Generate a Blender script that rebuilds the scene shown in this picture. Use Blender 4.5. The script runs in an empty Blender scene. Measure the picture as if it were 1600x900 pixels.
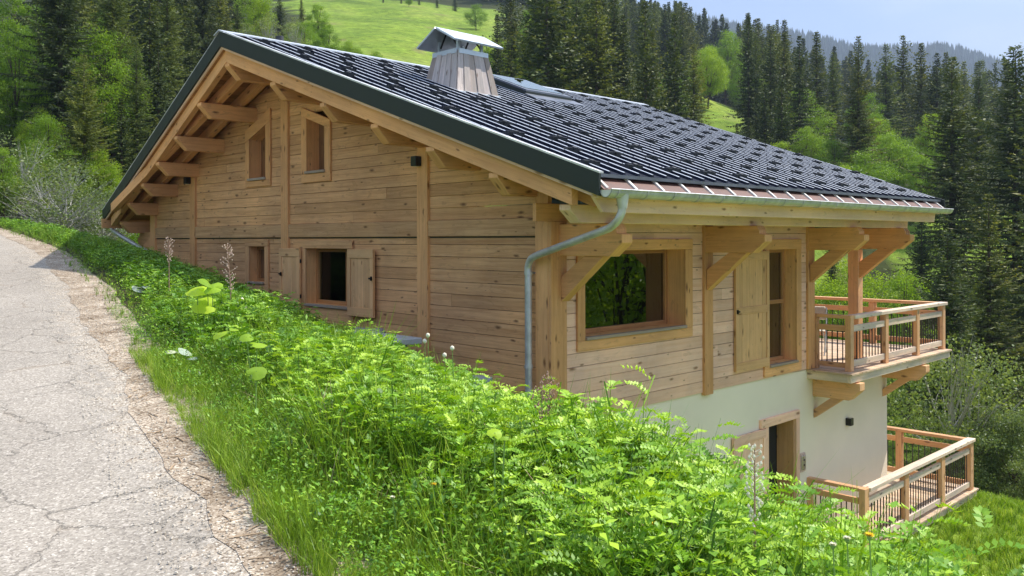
import bpy, math, random
import numpy as np
from mathutils import Vector, Matrix
rnd = random.Random(7)
RS = np.random.RandomState(11)
SC = bpy.context.scene
COL = SC.collection
# ------------------------------------------------------------------ camera, sky, sun, exposure
FPX = 1360.0                                   # focal length in photo pixels (1600 wide)
F = (0.6991, 0.7150); R = (0.7150, -0.6991)    # camera forward / right in the house frame
CX, CY = -(10 * F[0] + 0.4449 * R[0]), -(10 * F[1] + 0.4449 * R[1])
def rd(r, d): return CX + F[0] * d + R[0] * r, CY + F[1] * d + R[1] * r
cam = bpy.data.cameras.new('camera')
cam.sensor_width = 36.0; cam.lens = 36.0 * FPX / 1600.0
cam.shift_y = -(450 - 372.9) / 1600.0
cam.clip_start = 0.05; cam.clip_end = 9000
camo = bpy.data.objects.new('camera', cam); COL.objects.link(camo)
camo.location = (CX, CY, 0)
_r = Vector((R[0], R[1], 0)).normalized(); _f = Vector((F[0], F[1], 0)).normalized()
_m = Matrix((_r, Vector((0, 0, 1)), -_f)).transposed()
camo.rotation_euler = (_m @ Matrix.Rotation(-0.0031, 3, 'Z')).to_euler()
SC.camera = camo
SUN = Vector((0.66, -0.27, 1.0)).normalized()
world = bpy.data.worlds.new('World'); SC.world = world; world.use_nodes = True
wn = world.node_tree.nodes; wl = world.node_tree.links
bg = wn['Background']
sky = wn.new('ShaderNodeTexSky'); sky.sky_type = 'NISHITA'; sky.sun_disc = False
sky.sun_elevation = math.asin(SUN.z); sky.sun_rotation = math.atan2(SUN.x, SUN.y)
sky.altitude = 1200; sky.air_density = 1.0; sky.dust_density = 0.35; sky.ozone_density = 2.5
tc = wn.new('ShaderNodeTexCoord'); mp = wn.new('ShaderNodeMapping'); mp.inputs['Scale'].default_value = (1, 1, 3.2)
mp.inputs['Rotation'].default_value = (0.15, 0.25, 0.4)
nz = wn.new('ShaderNodeTexNoise'); nz.inputs['Scale'].default_value = 3.4; nz.inputs['Detail'].default_value = 6; nz.inputs['Roughness'].default_value = 0.5
cr = wn.new('ShaderNodeValToRGB'); cr.color_ramp.elements[0].position = 0.40; cr.color_ramp.elements[1].position = 0.64
mx = wn.new('ShaderNodeMixRGB'); mx.inputs['Color2'].default_value = (7.8, 8.1, 8.6, 1)
wl.new(tc.outputs['Generated'], mp.inputs[0]); wl.new(mp.outputs[0], nz.inputs[0]); wl.new(nz.outputs[0], cr.inputs[0])
mc = wn.new('ShaderNodeMixRGB'); mc.inputs[1].default_value = (1.25, 1.95, 3.5, 1); mc.inputs[2].default_value = (3.5, 3.65, 3.8, 1)
wl.new(cr.outputs[0], mc.inputs[0]); sz = wn.new('ShaderNodeSeparateXYZ'); wl.new(tc.outputs['Generated'], sz.inputs[0]); mr_ = wn.new('ShaderNodeMapRange'); mr_.inputs['From Min'].default_value = 0.30; mr_.inputs['From Max'].default_value = 0.75; mr_.inputs['To Min'].default_value = 1.0; mr_.inputs['To Max'].default_value = 2.7
wl.new(sz.outputs[2], mr_.inputs[0]); vm = wn.new('ShaderNodeVectorMath'); vm.operation = 'SCALE'; wl.new(mc.outputs[0], vm.inputs[0]); wl.new(mr_.outputs[0], vm.inputs['Scale'])   # sky overhead brightened out of view, added as fill light
wl.new(vm.outputs[0], mx.inputs[2]); mx.inputs[0].default_value = 0.74; wl.new(sky.outputs[0], mx.inputs[1]); wl.new(mx.outputs[0], bg.inputs[0])
bg.inputs[1].default_value = 0.10
sl = bpy.data.lights.new('sun', 'SUN'); sl.energy = 4.3; sl.angle = math.radians(0.53); sl.color = (1.0, 0.95, 0.86)
so = bpy.data.objects.new('sun', sl); COL.objects.link(so); so.rotation_euler = SUN.to_track_quat('Z', 'Y').to_euler(); so.location = (5, -20, 30)
SC.view_settings.view_transform = 'Standard'; SC.view_settings.look = 'None'; SC.view_settings.gamma = 1.0
SC.view_settings.use_curve_mapping = False
SC.view_settings.exposure = 1.0
SC.cycles.max_bounces = 8; SC.cycles.transparent_max_bounces = 12; SC.cycles.diffuse_bounces = 4
SC.cycles.volume_bounces = 0; SC.cycles.use_denoising = True

# ------------------------------------------------------------------ object helpers
def tag(o, label=None, cat=None, group=None, kind=None):
    for k, v in (('label', label), ('category', cat), ('group', group), ('kind', kind)):
        if v: o[k] = v
    return o
def empty(name, loc, label=None, cat=None, group=None):
    o = bpy.data.objects.new(name, None); COL.objects.link(o); o.location = loc; o.empty_display_size = 0.2
    return tag(o, label, cat, group)
def link(name, me, mat, parent=None):
    o = bpy.data.objects.new(name, me); COL.objects.link(o)
    if mat and not me.materials: me.materials.append(mat)
    if parent:
        o.parent = parent
        o.matrix_parent_inverse = Matrix.Identity(4)
        # builders work in world coordinates: cancel the parents' offset
        p = parent; off = Vector((0, 0, 0))
        while p: off += Vector(p.location); p = p.parent
        o.location = -off
    return o
class MB:
    def __init__(s): s.v = []; s.f = []; s.uv = []; s.val = []
    def poly(s, pts, uvs, val):
        n = len(s.v); s.v += [tuple(p) for p in pts]; s.f.append(list(range(n, n + len(pts)))); s.uv += uvs; s.val.append(val)
    def hexa(s, c, ax=None, val=None):
        """8 corners: bottom ring 0-3, top ring 4-7; uv runs along ax (metres)"""
        c = [Vector(p) for p in c]
        val = rnd.random() if val is None else val
        ou, ov = val * 37.7, val * 91.3
        if ax is None: ax = c[1] - c[0]
        ax = Vector(ax).normalized()
        ctr = sum(c, Vector()) / 8
        for q in ((0, 3, 2, 1), (4, 5, 6, 7), (0, 1, 5, 4), (1, 2, 6, 5), (2, 3, 7, 6), (3, 0, 4, 7)):
            P = [c[i] for i in q]
            n = (P[1] - P[0]).cross(P[2] - P[0])
            if n.length < 1e-9: n = (P[2] - P[0]).cross(P[3] - P[0])
            if n.length < 1e-9: continue
            n.normalize()
            if n.dot(P[0] - ctr) < 0: P.reverse(); n = -n
            if abs(n.dot(ax)) > 0.75:
                a = n.orthogonal().normalized(); b = n.cross(a); uv = [(ou + p.dot(a) * 0.15, ov + p.dot(b)) for p in P]
            else:
                b = n.cross(ax).normalized(); sh = 0.4 * round(abs(b.z) * 2); uv = [(ou + p.dot(ax), ov + sh + p.dot(b)) for p in P]
            s.poly(P, uv, val)
        return s
    def box(s, x0, x1, y0, y1, z0, z1, ax=None, val=None):
        if ax is None:
            d = (abs(x1 - x0), abs(y1 - y0), abs(z1 - z0)); i = d.index(max(d)); ax = (i == 0, i == 1, i == 2)
        elif isinstance(ax, str): ax = (ax == 'x', ax == 'y', ax == 'z')
        return s.hexa([(x0, y0, z0), (x1, y0, z0), (x1, y1, z0), (x0, y1, z0), (x0, y0, z1), (x1, y0, z1), (x1, y1, z1), (x0, y1, z1)], Vector([float(a) for a in ax]), val)
    def beam(s, p0, p1, w, h, up=(0, 0, 1), val=None):
        p0 = Vector(p0); p1 = Vector(p1); a = (p1 - p0).normalized(); b = a.cross(Vector(up)).normalized(); c = b.cross(a)
        q = []
        for sg in (-0.5, 0.5):
            q += [p0 - b * w / 2 + c * h * sg, p1 - b * w / 2 + c * h * sg, p1 + b * w / 2 + c * h * sg, p0 + b * w / 2 + c * h * sg]
        return s.hexa(q, a, val)
    def prism(s, poly, o, U, V, W, t, ua=None, val=None):
        """2D polygon (u,v) at origin o, extruded by t along W"""
        val = rnd.random() if val is None else val; ou, ov = val * 37.7, val * 91.3
        o = Vector(o); U = Vector(U); V = Vector(V); W = Vector(W)
        A = [o + U * u + V * v for u, v in poly]; B = [p + W * t for p in A]
        ccw = U.cross(V).dot(W) > 0
        area = sum(poly[i][0] * poly[(i + 1) % len(poly)][1] - poly[(i + 1) % len(poly)][0] * poly[i][1] for i in range(len(poly)))
        flip = (area > 0) != ccw
        uv = [(ou + u, ov + v) for u, v in poly]
        a, b, ua_, ub_ = (A[::-1], B, uv[::-1], uv)
        if flip: a, b, ua_, ub_ = A, B[::-1], uv, uv[::-1]
        s.poly(a, ua_, val); s.poly(b, ub_, val)
        L = 0
        for i in range(len(poly)):
            j = (i + 1) % len(poly); dl = (A[j] - A[i]).length
            q = [A[i], A[j], B[j], B[i]]; uq = [(ou + L, ov + .5), (ou + L + dl, ov + .5), (ou + L + dl, ov + .5 + t), (ou + L, ov + .5 + t)]
            if flip: q.reverse(); uq.reverse()
            s.poly(q, uq, val); L += dl
        return s
    def tube(s, pts, r, n=12, cap=True, val=None, arc=(0, 2 * math.pi)):
        pts = [Vector(p) for p in pts]; rr = r if isinstance(r, (list, tuple)) else [r] * len(pts)
        val = rnd.random() if val is None else val
        full = abs(arc[1] - arc[0] - 2 * math.pi) < 1e-6; rings = []; L = 0; prev = None
        for i, p in enumerate(pts):
            t = (pts[min(i + 1, len(pts) - 1)] - pts[max(i - 1, 0)]).normalized()
            if prev is None: a = t.orthogonal().normalized() if abs(t.z) > 0.9 else t.cross(Vector((0, 0, 1))).normalized()
            else: a = (prev - t * prev.dot(t)).normalized()
            prev = a; b = t.cross(a)
            m = n if full else n + 1
            rings.append([p + (a * math.cos(arc[0] + (arc[1] - arc[0]) * k / n) + b * math.sin(arc[0] + (arc[1] - arc[0]) * k / n)) * rr[i] for k in range(m)])
        for i in range(len(pts) - 1):
            dl = (pts[i + 1] - pts[i]).length; m = len(rings[0])
            for k in range(m if full else m - 1):
                j = (k + 1) % m
                s.poly([rings[i][k], rings[i][j], rings[i + 1][j], rings[i + 1][k]], [(L, k / n), (L, (k + 1) / n), (L + dl, (k + 1) / n), (L + dl, k / n)], val)
            L += dl
        if cap and full:
            s.poly(rings[0][::-1], [(0, 0)] * n, val); s.poly(rings[-1], [(0, 0)] * n, val)
        return s
    def build(s, name, mat, parent=None, smooth=False, bevel=0):
        me = bpy.data.meshes.new(name); me.from_pydata(s.v, [], s.f)
        uvl = me.uv_layers.new(name='UVMap'); uvl.data.foreach_set('uv', np.array(s.uv, dtype=np.float32).ravel())
        at = me.attributes.new('val', 'FLOAT', 'FACE'); at.data.foreach_set('value', np.array(s.val, dtype=np.float32))
        if smooth or bevel:
            import bmesh
            bm = bmesh.new(); bm.from_mesh(me); bmesh.ops.remove_doubles(bm, verts=bm.verts, dist=1e-5); bm.to_mesh(me); bm.free()
        if smooth:
            me.polygons.foreach_set('use_smooth', [True] * len(me.polygons))
            try: me.set_sharp_from_angle(angle=math.radians(45))
            except Exception: pass
        o = link(name, me, mat, parent)
        if bevel:
            b = o.modifiers.new('bevel', 'BEVEL'); b.width = bevel; b.segments = 1; b.limit_method = 'ANGLE'; b.angle_limit = math.radians(40)
        return o
def quads_mesh(name, Q, val, mat, parent=None, tri=False):
    """Q (n,4,3) float array -> one mesh"""
    n, k = Q.shape[0], Q.shape[1]
    me = bpy.data.meshes.new(name); me.vertices.add(n * k); me.vertices.foreach_set('co', Q.astype(np.float32).ravel())
    me.loops.add(n * k); me.loops.foreach_set('vertex_index', np.arange(n * k, dtype=np.int32))
    me.polygons.add(n); me.polygons.foreach_set('loop_start', np.arange(0, n * k, k, dtype=np.int32))
    try: me.polygons.foreach_set('loop_total', np.full(n, k, dtype=np.int32))
    except Exception: pass
    at = me.attributes.new('val', 'FLOAT', 'FACE'); at.data.foreach_set('value', val.astype(np.float32))
    me.update(calc_edges=True)
    if name is None: return me
    return link(name, me, mat, parent)

# ------------------------------------------------------------------ materials
def newmat(name):
    m = bpy.data.materials.new(name); m.use_nodes = True
    n = m.node_tree.nodes; n.clear(); out = n.new('ShaderNodeOutputMaterial'); b = n.new('ShaderNodeBsdfPrincipled')
    m.node_tree.links.new(b.outputs[0], out.inputs[0]); return m, n, m.node_tree.links, b
def ramp(n, stops):
    r = n.new('ShaderNodeValToRGB'); e = r.color_ramp.elements
    while len(e) < len(stops): e.new(0.5)
    for i, (p, c) in enumerate(stops): e[i].position = p; e[i].color = (c[0], c[1], c[2], 1) if isinstance(c, tuple) else (c, c, c, 1)
    return r
def noise(n, l, vec, scale, detail=4, rough=0.55, dist=0.0, mapscale=None):
    if mapscale:
        m = n.new('ShaderNodeMapping'); m.inputs['Scale'].default_value = mapscale; l.new(vec, m.inputs[0]); vec = m.outputs[0]
    t = n.new('ShaderNodeTexNoise'); t.inputs['Scale'].default_value = scale; t.inputs['Detail'].default_value = detail
    t.inputs['Roughness'].default_value = rough; t.inputs['Distortion'].default_value = dist; l.new(vec, t.inputs[0]); return t
def mixc(n, l, fac, a, b, mode='MIX'):
    m = n.new('ShaderNodeMixRGB'); m.blend_type = mode
    for i, x in ((0, fac), (1, a), (2, b)):
        if hasattr(x, 'is_linked') or hasattr(x, 'links'): l.new(x, m.inputs[i])
        elif isinstance(x, (int, float)): m.inputs[i].default_value = x if i == 0 else (x, x, x, 1)
        else: m.inputs[i].default_value = (x[0], x[1], x[2], 1)
    return m.outputs[0]
def math_(n, l, op, a, b=None):
    m = n.new('ShaderNodeMath'); m.operation = op
    for i, x in ((0, a), (1, b)):
        if x is None: continue
        if isinstance(x, (int, float)): m.inputs[i].default_value = x
        else: l.new(x, m.inputs[i])
    return m.outputs[0]
def attr(n, name='val'):
    a = n.new('ShaderNodeAttribute'); a.attribute_name = name; return a
def wood(name, light, dark, knot=(0.12, 0.05, 0.02), rough=0.65, streak=1.0, tint=0.25, weather=0.0):
    m, n, l, b = newmat(name)
    uv = n.new('ShaderNodeUVMap').outputs[0]
    g = noise(n, l, uv, 1.0, 5, 0.6, 0.4, (0.9, 22, 1))
    g2 = noise(n, l, uv, 1.0, 2, 0.5, 1.2, (2.2, 90, 1))
    g3 = noise(n, l, uv, 1.0, 3, 0.5, 0.0, (0.5, 2.0, 1))
    gm = math_(n, l, 'ADD', math_(n, l, 'MULTIPLY', g.outputs[0], 0.65), math_(n, l, 'MULTIPLY', g2.outputs[0], 0.35))
    r = ramp(n, [(0.5 - 0.16 / streak, dark), (0.5 + 0.13, light)]); l.new(gm, r.inputs[0])
    c = r.outputs[0]
    vr = ramp(n, [(0.0, (1 - tint, 1 - tint * 1.15, 1 - tint * 1.3)), (0.5, (1, 1, 1)), (1.0, (1 + tint * .55, 1 + tint * .5, 1 + tint * .5))])
    l.new(attr(n).outputs['Fac'], vr.inputs[0]); c = mixc(n, l, 1.0, c, vr.outputs[0], 'MULTIPLY')
    c = mixc(n, l, 1.0, c, mixc(n, l, g3.outputs[0], (0.80, 0.78, 0.76), (1.15, 1.14, 1.12)), 'MULTIPLY')
    ob = n.new('ShaderNodeTexCoord').outputs['Object']; g4 = noise(n, l, ob, 0.7, 5, 0.65); g4r = ramp(n, [(0.32, (0.80, 0.80, 0.84)), (0.68, (1.12, 1.09, 1.04))]); l.new(g4.outputs[0], g4r.inputs[0]); c = mixc(n, l, 1.0, c, g4r.outputs[0], 'MULTIPLY')
    # knots
    mp_ = n.new('ShaderNodeMapping'); mp_.inputs['Scale'].default_value = (3.1, 8.5, 1); wob = noise(n, l, uv, 9, 2)
    l.new(mixc(n, l, 0.03, uv, wob.outputs[1]), mp_.inputs[0])
    vo = n.new('ShaderNodeTexVoronoi'); vo.voronoi_dimensions = '2D'; vo.inputs['Scale'].default_value = 1.0; l.new(mp_.outputs[0], vo.inputs[0])
    sep = n.new('ShaderNodeSeparateColor'); l.new(vo.outputs['Color'], sep.inputs[0])
    rad = ramp(n, [(0.62, 0.0), (1.0, 0.26)]); l.new(sep.outputs[0], rad.inputs[0])
    k = math_(n, l, 'SUBTRACT', math_(n, l, 'DIVIDE', vo.outputs['Distance'], math_(n, l, 'ADD', rad.outputs[0], 0.001)), 0.0)
    kr = ramp(n, [(0.25, 1.0), (1.0, 0.0)]); l.new(k, kr.inputs[0])
    c = mixc(n, l, math_(n, l, 'MULTIPLY', kr.outputs[0], 0.85), c, knot)
    # flame figure round the knots
    fl = noise(n, l, uv, 1.0, 4, 0.6, 2.2, (2.4, 7.5, 1)); fr_ = ramp(n, [(0.60, 0.0), (0.66, 0.55), (0.70, 0.1), (0.74, 0.6)]); l.new(fl.outputs[0], fr_.inputs[0])
    c = mixc(n, l, math_(n, l, 'MULTIPLY', fr_.outputs[0], 0.75), c, tuple(x * .62 for x in dark))
    if weather:
        w = noise(n, l, uv, 1.0, 5, 0.6, 0, (1.5, 5, 1)); wr = ramp(n, [(0.42, 0.0), (0.62, 1.0)]); l.new(w.outputs[0], wr.inputs[0])
        c = mixc(n, l, math_(n, l, 'MULTIPLY', wr.outputs[0], weather), c, (0.34, 0.31, 0.28))
    l.new(c, b.inputs['Base Color']); b.inputs['Roughness'].default_value = rough; b.inputs['Specular IOR Level'].default_value = 0.25
    bp = n.new('ShaderNodeBump'); bp.inputs['Strength'].default_value = 0.25; bp.inputs['Distance'].default_value = 0.004
    l.new(gm, bp.inputs['Height']); l.new(bp.outputs[0], b.inputs['Normal'])
    return m
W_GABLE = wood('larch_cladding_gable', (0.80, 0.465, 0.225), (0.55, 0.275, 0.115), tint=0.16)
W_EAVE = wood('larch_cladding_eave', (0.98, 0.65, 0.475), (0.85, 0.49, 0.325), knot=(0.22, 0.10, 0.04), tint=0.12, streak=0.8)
W_BEAM = wood('spruce_beam', (0.86, 0.475, 0.21), (0.66, 0.32, 0.125), knot=(0.16, 0.06, 0.02), tint=0.14, streak=0.8)
W_PALE = wood('pale_fascia_wood', (0.97, 0.70, 0.53), (0.88, 0.57, 0.39), knot=(0.30, 0.15, 0.06), tint=0.10, streak=0.8)
W_BELT = wood('belt_beam_wood', (0.70, 0.42, 0.21), (0.48, 0.25, 0.11), tint=0.1)
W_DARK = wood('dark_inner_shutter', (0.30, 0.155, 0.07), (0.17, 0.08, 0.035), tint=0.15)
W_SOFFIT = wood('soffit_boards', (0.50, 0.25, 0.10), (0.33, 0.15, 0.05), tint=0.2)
W_SHUT = wood('shutter_wood', (0.82, 0.50, 0.245), (0.68, 0.37, 0.16), knot=(0.2, 0.09, 0.03), tint=0.12, streak=0.8)
W_SILL = wood('weathered_sill', (0.46, 0.36, 0.27), (0.30, 0.22, 0.15), tint=0.15, weather=0.5)
W_BALC = wood('balcony_wood', (0.82, 0.48, 0.25), (0.64, 0.33, 0.15), tint=0.18, streak=0.8, weather=0.15)
W_DECK = wood('deck_boards', (0.74, 0.56, 0.38), (0.58, 0.40, 0.25), tint=0.25, weather=0.45)
W_CHIM = wood('grey_chimney_boards', (0.74, 0.65, 0.59), (0.46, 0.39, 0.355), tint=0.4, weather=0.45)
W_RAIL = wood('handrail_wood', (0.86, 0.70, 0.55), (0.70, 0.52, 0.38), tint=0.1, weather=0.45)
def plain(name, col, rough=0.5, metal=0.0, var=0.15, scale=8.0, bump=0.0, spec=0.5, coords='Object'):
    m, n, l, b = newmat(name); t = n.new('ShaderNodeTexCoord')
    z = noise(n, l, t.outputs[coords], scale, 5, 0.6)
    a = tuple(c * (1 - var) for c in col); c2 = tuple(min(1, c * (1 + var)) for c in col)
    r = ramp(n, [(0.3, a), (0.7, c2)]); l.new(z.outputs[0], r.inputs[0]); l.new(r.outputs[0], b.inputs['Base Color'])
    rr = ramp(n, [(0.3, max(0.02, rough - 0.08)), (0.7, min(1, rough + 0.1))]); l.new(z.outputs[0], rr.inputs[0]); l.new(rr.outputs[0], b.inputs['Roughness'])
    b.inputs['Metallic'].default_value = metal; b.inputs['Specular IOR Level'].default_value = spec
    if bump:
        z2 = noise(n, l, t.outputs[coords], scale * 6, 4); bp = n.new('ShaderNodeBump'); bp.inputs['Strength'].default_value = bump; bp.inputs['Distance'].default_value = 0.01
        l.new(z2.outputs[0], bp.inputs['Height']); l.new(bp.outputs[0], b.inputs['Normal'])
    return m
M_TRIM = plain('dark_green_trim', (0.018, 0.025, 0.020), 0.55, 0.0, 0.12, 3, spec=0.4)
M_PAN = plain('dark_roof_sheet', (0.012, 0.015, 0.027), 0.7, 0.0, 0.25, 5, spec=0.08)
M_RIB = plain('pale_roof_glint', (0.58, 0.60, 0.64), 0.4, 0.3, 0.12, 3)  # pale colour paints the glint along the ribs; ridge cap shares it
M_EDGE = plain('grey_eave_strip', (0.16, 0.17, 0.20), 0.4, 0.5, 0.1, 3)
M_GUARD = plain('black_snow_guard', (0.035, 0.036, 0.042), 0.6, 0.0, 0.2, 9)
M_ZINC = plain('galvanised_zinc', (0.60, 0.59, 0.57), 0.42, 0.45, 0.22, 7)
M_ZINC2 = plain('chimney_cap_zinc', (0.66, 0.70, 0.74), 0.38, 0.6, 0.1, 6)
M_COPPER = plain('brown_copper_flashing', (0.135, 0.060, 0.045), 0.55, 0.0, 0.35, 4, spec=0.3)
M_BATTEN = plain('pale_batten', (0.82, 0.78, 0.70), 0.5, 0.0, 0.06, 5)
M_PLASTER = plain('cream_render', (0.86, 0.745, 0.58), 0.9, 0.0, 0.055, 0.9, bump=0.25, spec=0.15)
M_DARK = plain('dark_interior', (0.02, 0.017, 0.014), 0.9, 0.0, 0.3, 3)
M_BLACK = plain('black_lamp_metal', (0.012, 0.012, 0.014), 0.35, 0.2, 0.2, 9)
M_ROD = plain('dark_iron_rod', (0.045, 0.04, 0.04), 0.45, 0.5, 0.2, 20)
M_STONE = plain('pale_stone_slab', (0.42, 0.42, 0.41), 0.8, 0.0, 0.12, 4, bump=0.3)
M_ROCK = plain('grey_rock', (0.26, 0.25, 0.235), 0.9, 0.0, 0.3, 3, bump=0.6)
M_PLASTIC = plain('beige_plastic', (0.62, 0.56, 0.45), 0.45, 0.0, 0.04, 3)
M_GREYBOX = plain('grey_plastic', (0.38, 0.42, 0.44), 0.4, 0.0, 0.06, 3)
M_STEEL = plain('brushed_steel', (0.55, 0.56, 0.55), 0.3, 0.9, 0.1, 20)
def glassmat(name='window_glass', ior=1.75, add=0.12):
    m, n, l, b = newmat(name); n.remove(b); out = [x for x in n if x.type == 'OUTPUT_MATERIAL'][0]
    t = n.new('ShaderNodeBsdfTransparent'); t.inputs[0].default_value = (0.75, 0.8, 0.76, 1)
    g = n.new('ShaderNodeBsdfGlossy'); g.inputs['Roughness'].default_value = 0.01; g.inputs[0].default_value = (0.95, 1, 0.97, 1)
    fr = n.new('ShaderNodeFresnel'); fr.inputs[0].default_value = ior; tc_ = n.new('ShaderNodeTexCoord')
    nn = noise(n, l, tc_.outputs['Object'], 1.3, 1); bp = n.new('ShaderNodeBump'); bp.inputs['Strength'].default_value = 0.02; l.new(nn.outputs[0], bp.inputs['Height']); l.new(bp.outputs[0], g.inputs['Normal'])
    mxs = n.new('ShaderNodeMixShader'); l.new(math_(n, l, 'ADD', fr.outputs[0], add), mxs.inputs[0]); l.new(t.outputs[0], mxs.inputs[1]); l.new(g.outputs[0], mxs.inputs[2]); l.new(mxs.outputs[0], out.inputs[0])
    return m
M_GLASS = glassmat(); M_GLASS2 = glassmat('thin_gable_glass', 1.35, 0.0)
def curtainmat():
    m, n, l, b = newmat('lace_curtain'); uv = n.new('ShaderNodeUVMap').outputs[0]
    sp = n.new('ShaderNodeSeparateXYZ'); l.new(uv, sp.inputs[0])
    fx = math_(n, l, 'PINGPONG', math_(n, l, 'MULTIPLY', sp.outputs[0], 1.0), 0.075)
    ph = math_(n, l, 'FRACT', math_(n, l, 'MULTIPLY', math_(n, l, 'ADD', sp.outputs[1], math_(n, l, 'MULTIPLY', fx, 1.9)), 8.0))
    r = ramp(n, [(0.0, (0.92, 0.86, 0.74)), (0.28, (0.75, 0.68, 0.56)), (0.36, (0.022, 0.018, 0.015)), (1.0, (0.035, 0.03, 0.024))]); l.new(ph, r.inputs[0])
    l.new(r.outputs[0], b.inputs['Base Color']); b.inputs['Roughness'].default_value = 0.9; return m
M_CURT = curtainmat()
def leafmat(name, c0, c1, c2=None, trans=0.45, rough=0.5, spec=0.3, gloss_white=0.0):
    m, n, l, b = newmat(name); out = [x for x in n if x.type == 'OUTPUT_MATERIAL'][0]
    st = [(0.0, c0), (1.0, c1)] if c2 is None else [(0.0, c0), (0.6, c1), (1.0, c2)]
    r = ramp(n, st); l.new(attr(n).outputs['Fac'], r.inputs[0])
    oi = n.new('ShaderNodeObjectInfo'); rr = ramp(n, [(0, (0.66, 0.72, 0.8)), (0.5, (1, 1, 1)), (1, (1.45, 1.25, 1.0))]); l.new(oi.outputs['Random'], rr.inputs[0])
    c = mixc(n, l, 1.0, r.outputs[0], rr.outputs[0], 'MULTIPLY')
    l.new(c, b.inputs['Base Color']); b.inputs['Roughness'].default_value = rough; b.inputs['Specular IOR Level'].default_value = spec
    tr = n.new('ShaderNodeBsdfTranslucent'); l.new(mixc(n, l, 1.0, c, (1.25, 1.2, 0.55), 'MULTIPLY'), tr.inputs[0])
    ms = n.new('ShaderNodeMixShader'); ms.inputs[0].default_value = trans; l.new(b.outputs[0], ms.inputs[1]); l.new(tr.outputs[0], ms.inputs[2]); l.new(ms.outputs[0], out.inputs[0])
    return m
L_VETCH = leafmat('vetch_leaves', (0.045, 0.115, 0.008), (0.17, 0.36, 0.018), (0.35, 0.54, 0.038), 0.24, 0.48, 0.35)
L_GRASS = leafmat('grass_blades', (0.10, 0.19, 0.014), (0.26, 0.43, 0.03), (0.48, 0.57, 0.12), 0.26, 0.48, 0.35)
L_BROAD = leafmat('butterbur_leaf', (0.34, 0.54, 0.030), (0.50, 0.70, 0.06), None, 0.55, 0.5, 0.3)
L_PALELEAF = leafmat('pale_leaf_underside', (0.42, 0.50, 0.38), (0.55, 0.62, 0.50), None, 0.3, 0.5, 0.3)
L_SPRUCE = leafmat('spruce_needles', (0.020, 0.036, 0.014), (0.085, 0.115, 0.030), (0.26, 0.27, 0.07), 0.22, 0.6, 0.25)
L_SPRUCE2 = leafmat('sunlit_spruce_needles', (0.040, 0.065, 0.016), (0.13, 0.17, 0.035), (0.27, 0.29, 0.07), 0.28, 0.6, 0.25)  # brighter copy of the needle colour, painting sunlight onto some spruces
L_DECID = leafmat('fresh_green_leaves', (0.09, 0.17, 0.012), (0.19, 0.32, 0.025), (0.30, 0.44, 0.05), 0.5, 0.45, 0.3)
L_WILLOW = leafmat('grey_green_leaves', (0.10, 0.14, 0.035), (0.19, 0.25, 0.07), (0.34, 0.40, 0.16), 0.4, 0.45, 0.35)
L_FAR = leafmat('distant_spruce', (0.014, 0.030, 0.014), (0.035, 0.060, 0.022), (0.07, 0.13, 0.03), 0.1, 0.8, 0.1)
M_BARK = plain('spruce_bark', (0.085, 0.065, 0.05), 0.95, 0, 0.35, 6, bump=0.8, spec=0.1)
M_BARKP = plain('pale_bark', (0.40, 0.38, 0.34), 0.9, 0, 0.25, 8, bump=0.5, spec=0.1)
M_STALK = plain('brown_stalk', (0.36, 0.22, 0.16), 0.8, 0, 0.2, 20, spec=0.2)
M_SEED = plain('pinkish_seed_head', (0.62, 0.45, 0.36), 0.8, 0, 0.2, 30, spec=0.2)
M_PUFF = plain('cream_seed_puff', (0.75, 0.70, 0.52), 0.9, 0, 0.1, 30, spec=0.1)
M_GSTEM = plain('green_stem', (0.20, 0.32, 0.08), 0.6, 0, 0.2, 20, spec=0.2)
M_YELLOW = plain('yellow_petals', (0.80, 0.52, 0.02), 0.7, 0, 0.12, 30, spec=0.2)
M_PEBBLE = plain('road_pebbles', (0.50, 0.44, 0.36), 0.9, 0, 0.4, 14, spec=0.2)
M_LITTER = plain('dry_stalk_litter', (0.36, 0.26, 0.17), 0.9, 0, 0.4, 14, spec=0.1)

# ------------------------------------------------------------------ terrain
ED = np.array([-6, 0, 1.5, 2.5, 3.29, 4.33, 6.0, 7.7, 10.8, 14.9, 18.3, 25, 40, 80.])
ER = np.array([5.6, 1.55, 0.55, -0.12, -0.66, -1.34, -2.34, -3.42, -5.25, -8.0, -10.8, -17, -34, -90.])
_dd = np.linspace(-6, 80, 861); _rr = np.interp(_dd, ED, ER)
for _ in range(3): _rr = np.convolve(np.pad(_rr, 4, mode='reflect', reflect_type='odd'), np.ones(9) / 9, 'valid')
def redge(d): return np.interp(d, _dd, _rr)
def zroad(d): return -1.6 + 0.1 * np.minimum(d, 20) + 0.05 * np.maximum(d - 20, 0)
CAPA = np.array([-.8, -.25, -.1, -.03, .05, .15, .25, .4, .6, 1.0]); CAPS = np.array([.30, .30, .305, .295, .245, .185, .145, .10, .07, .05])
RA = np.array([-1, .07, .147, .215, .28, .347, .39, .434, .49, .524, .556, .6, .8, 1.2]); RSL = np.array([.26, .262, .258, .246, .235, .226, .214, .212, .215, .209, .197, .182, .15, .10])
def sstep(x, a, b): t = np.clip((x - a) / (b - a), 0, 1); return t * t * (3 - 2 * t)
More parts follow.
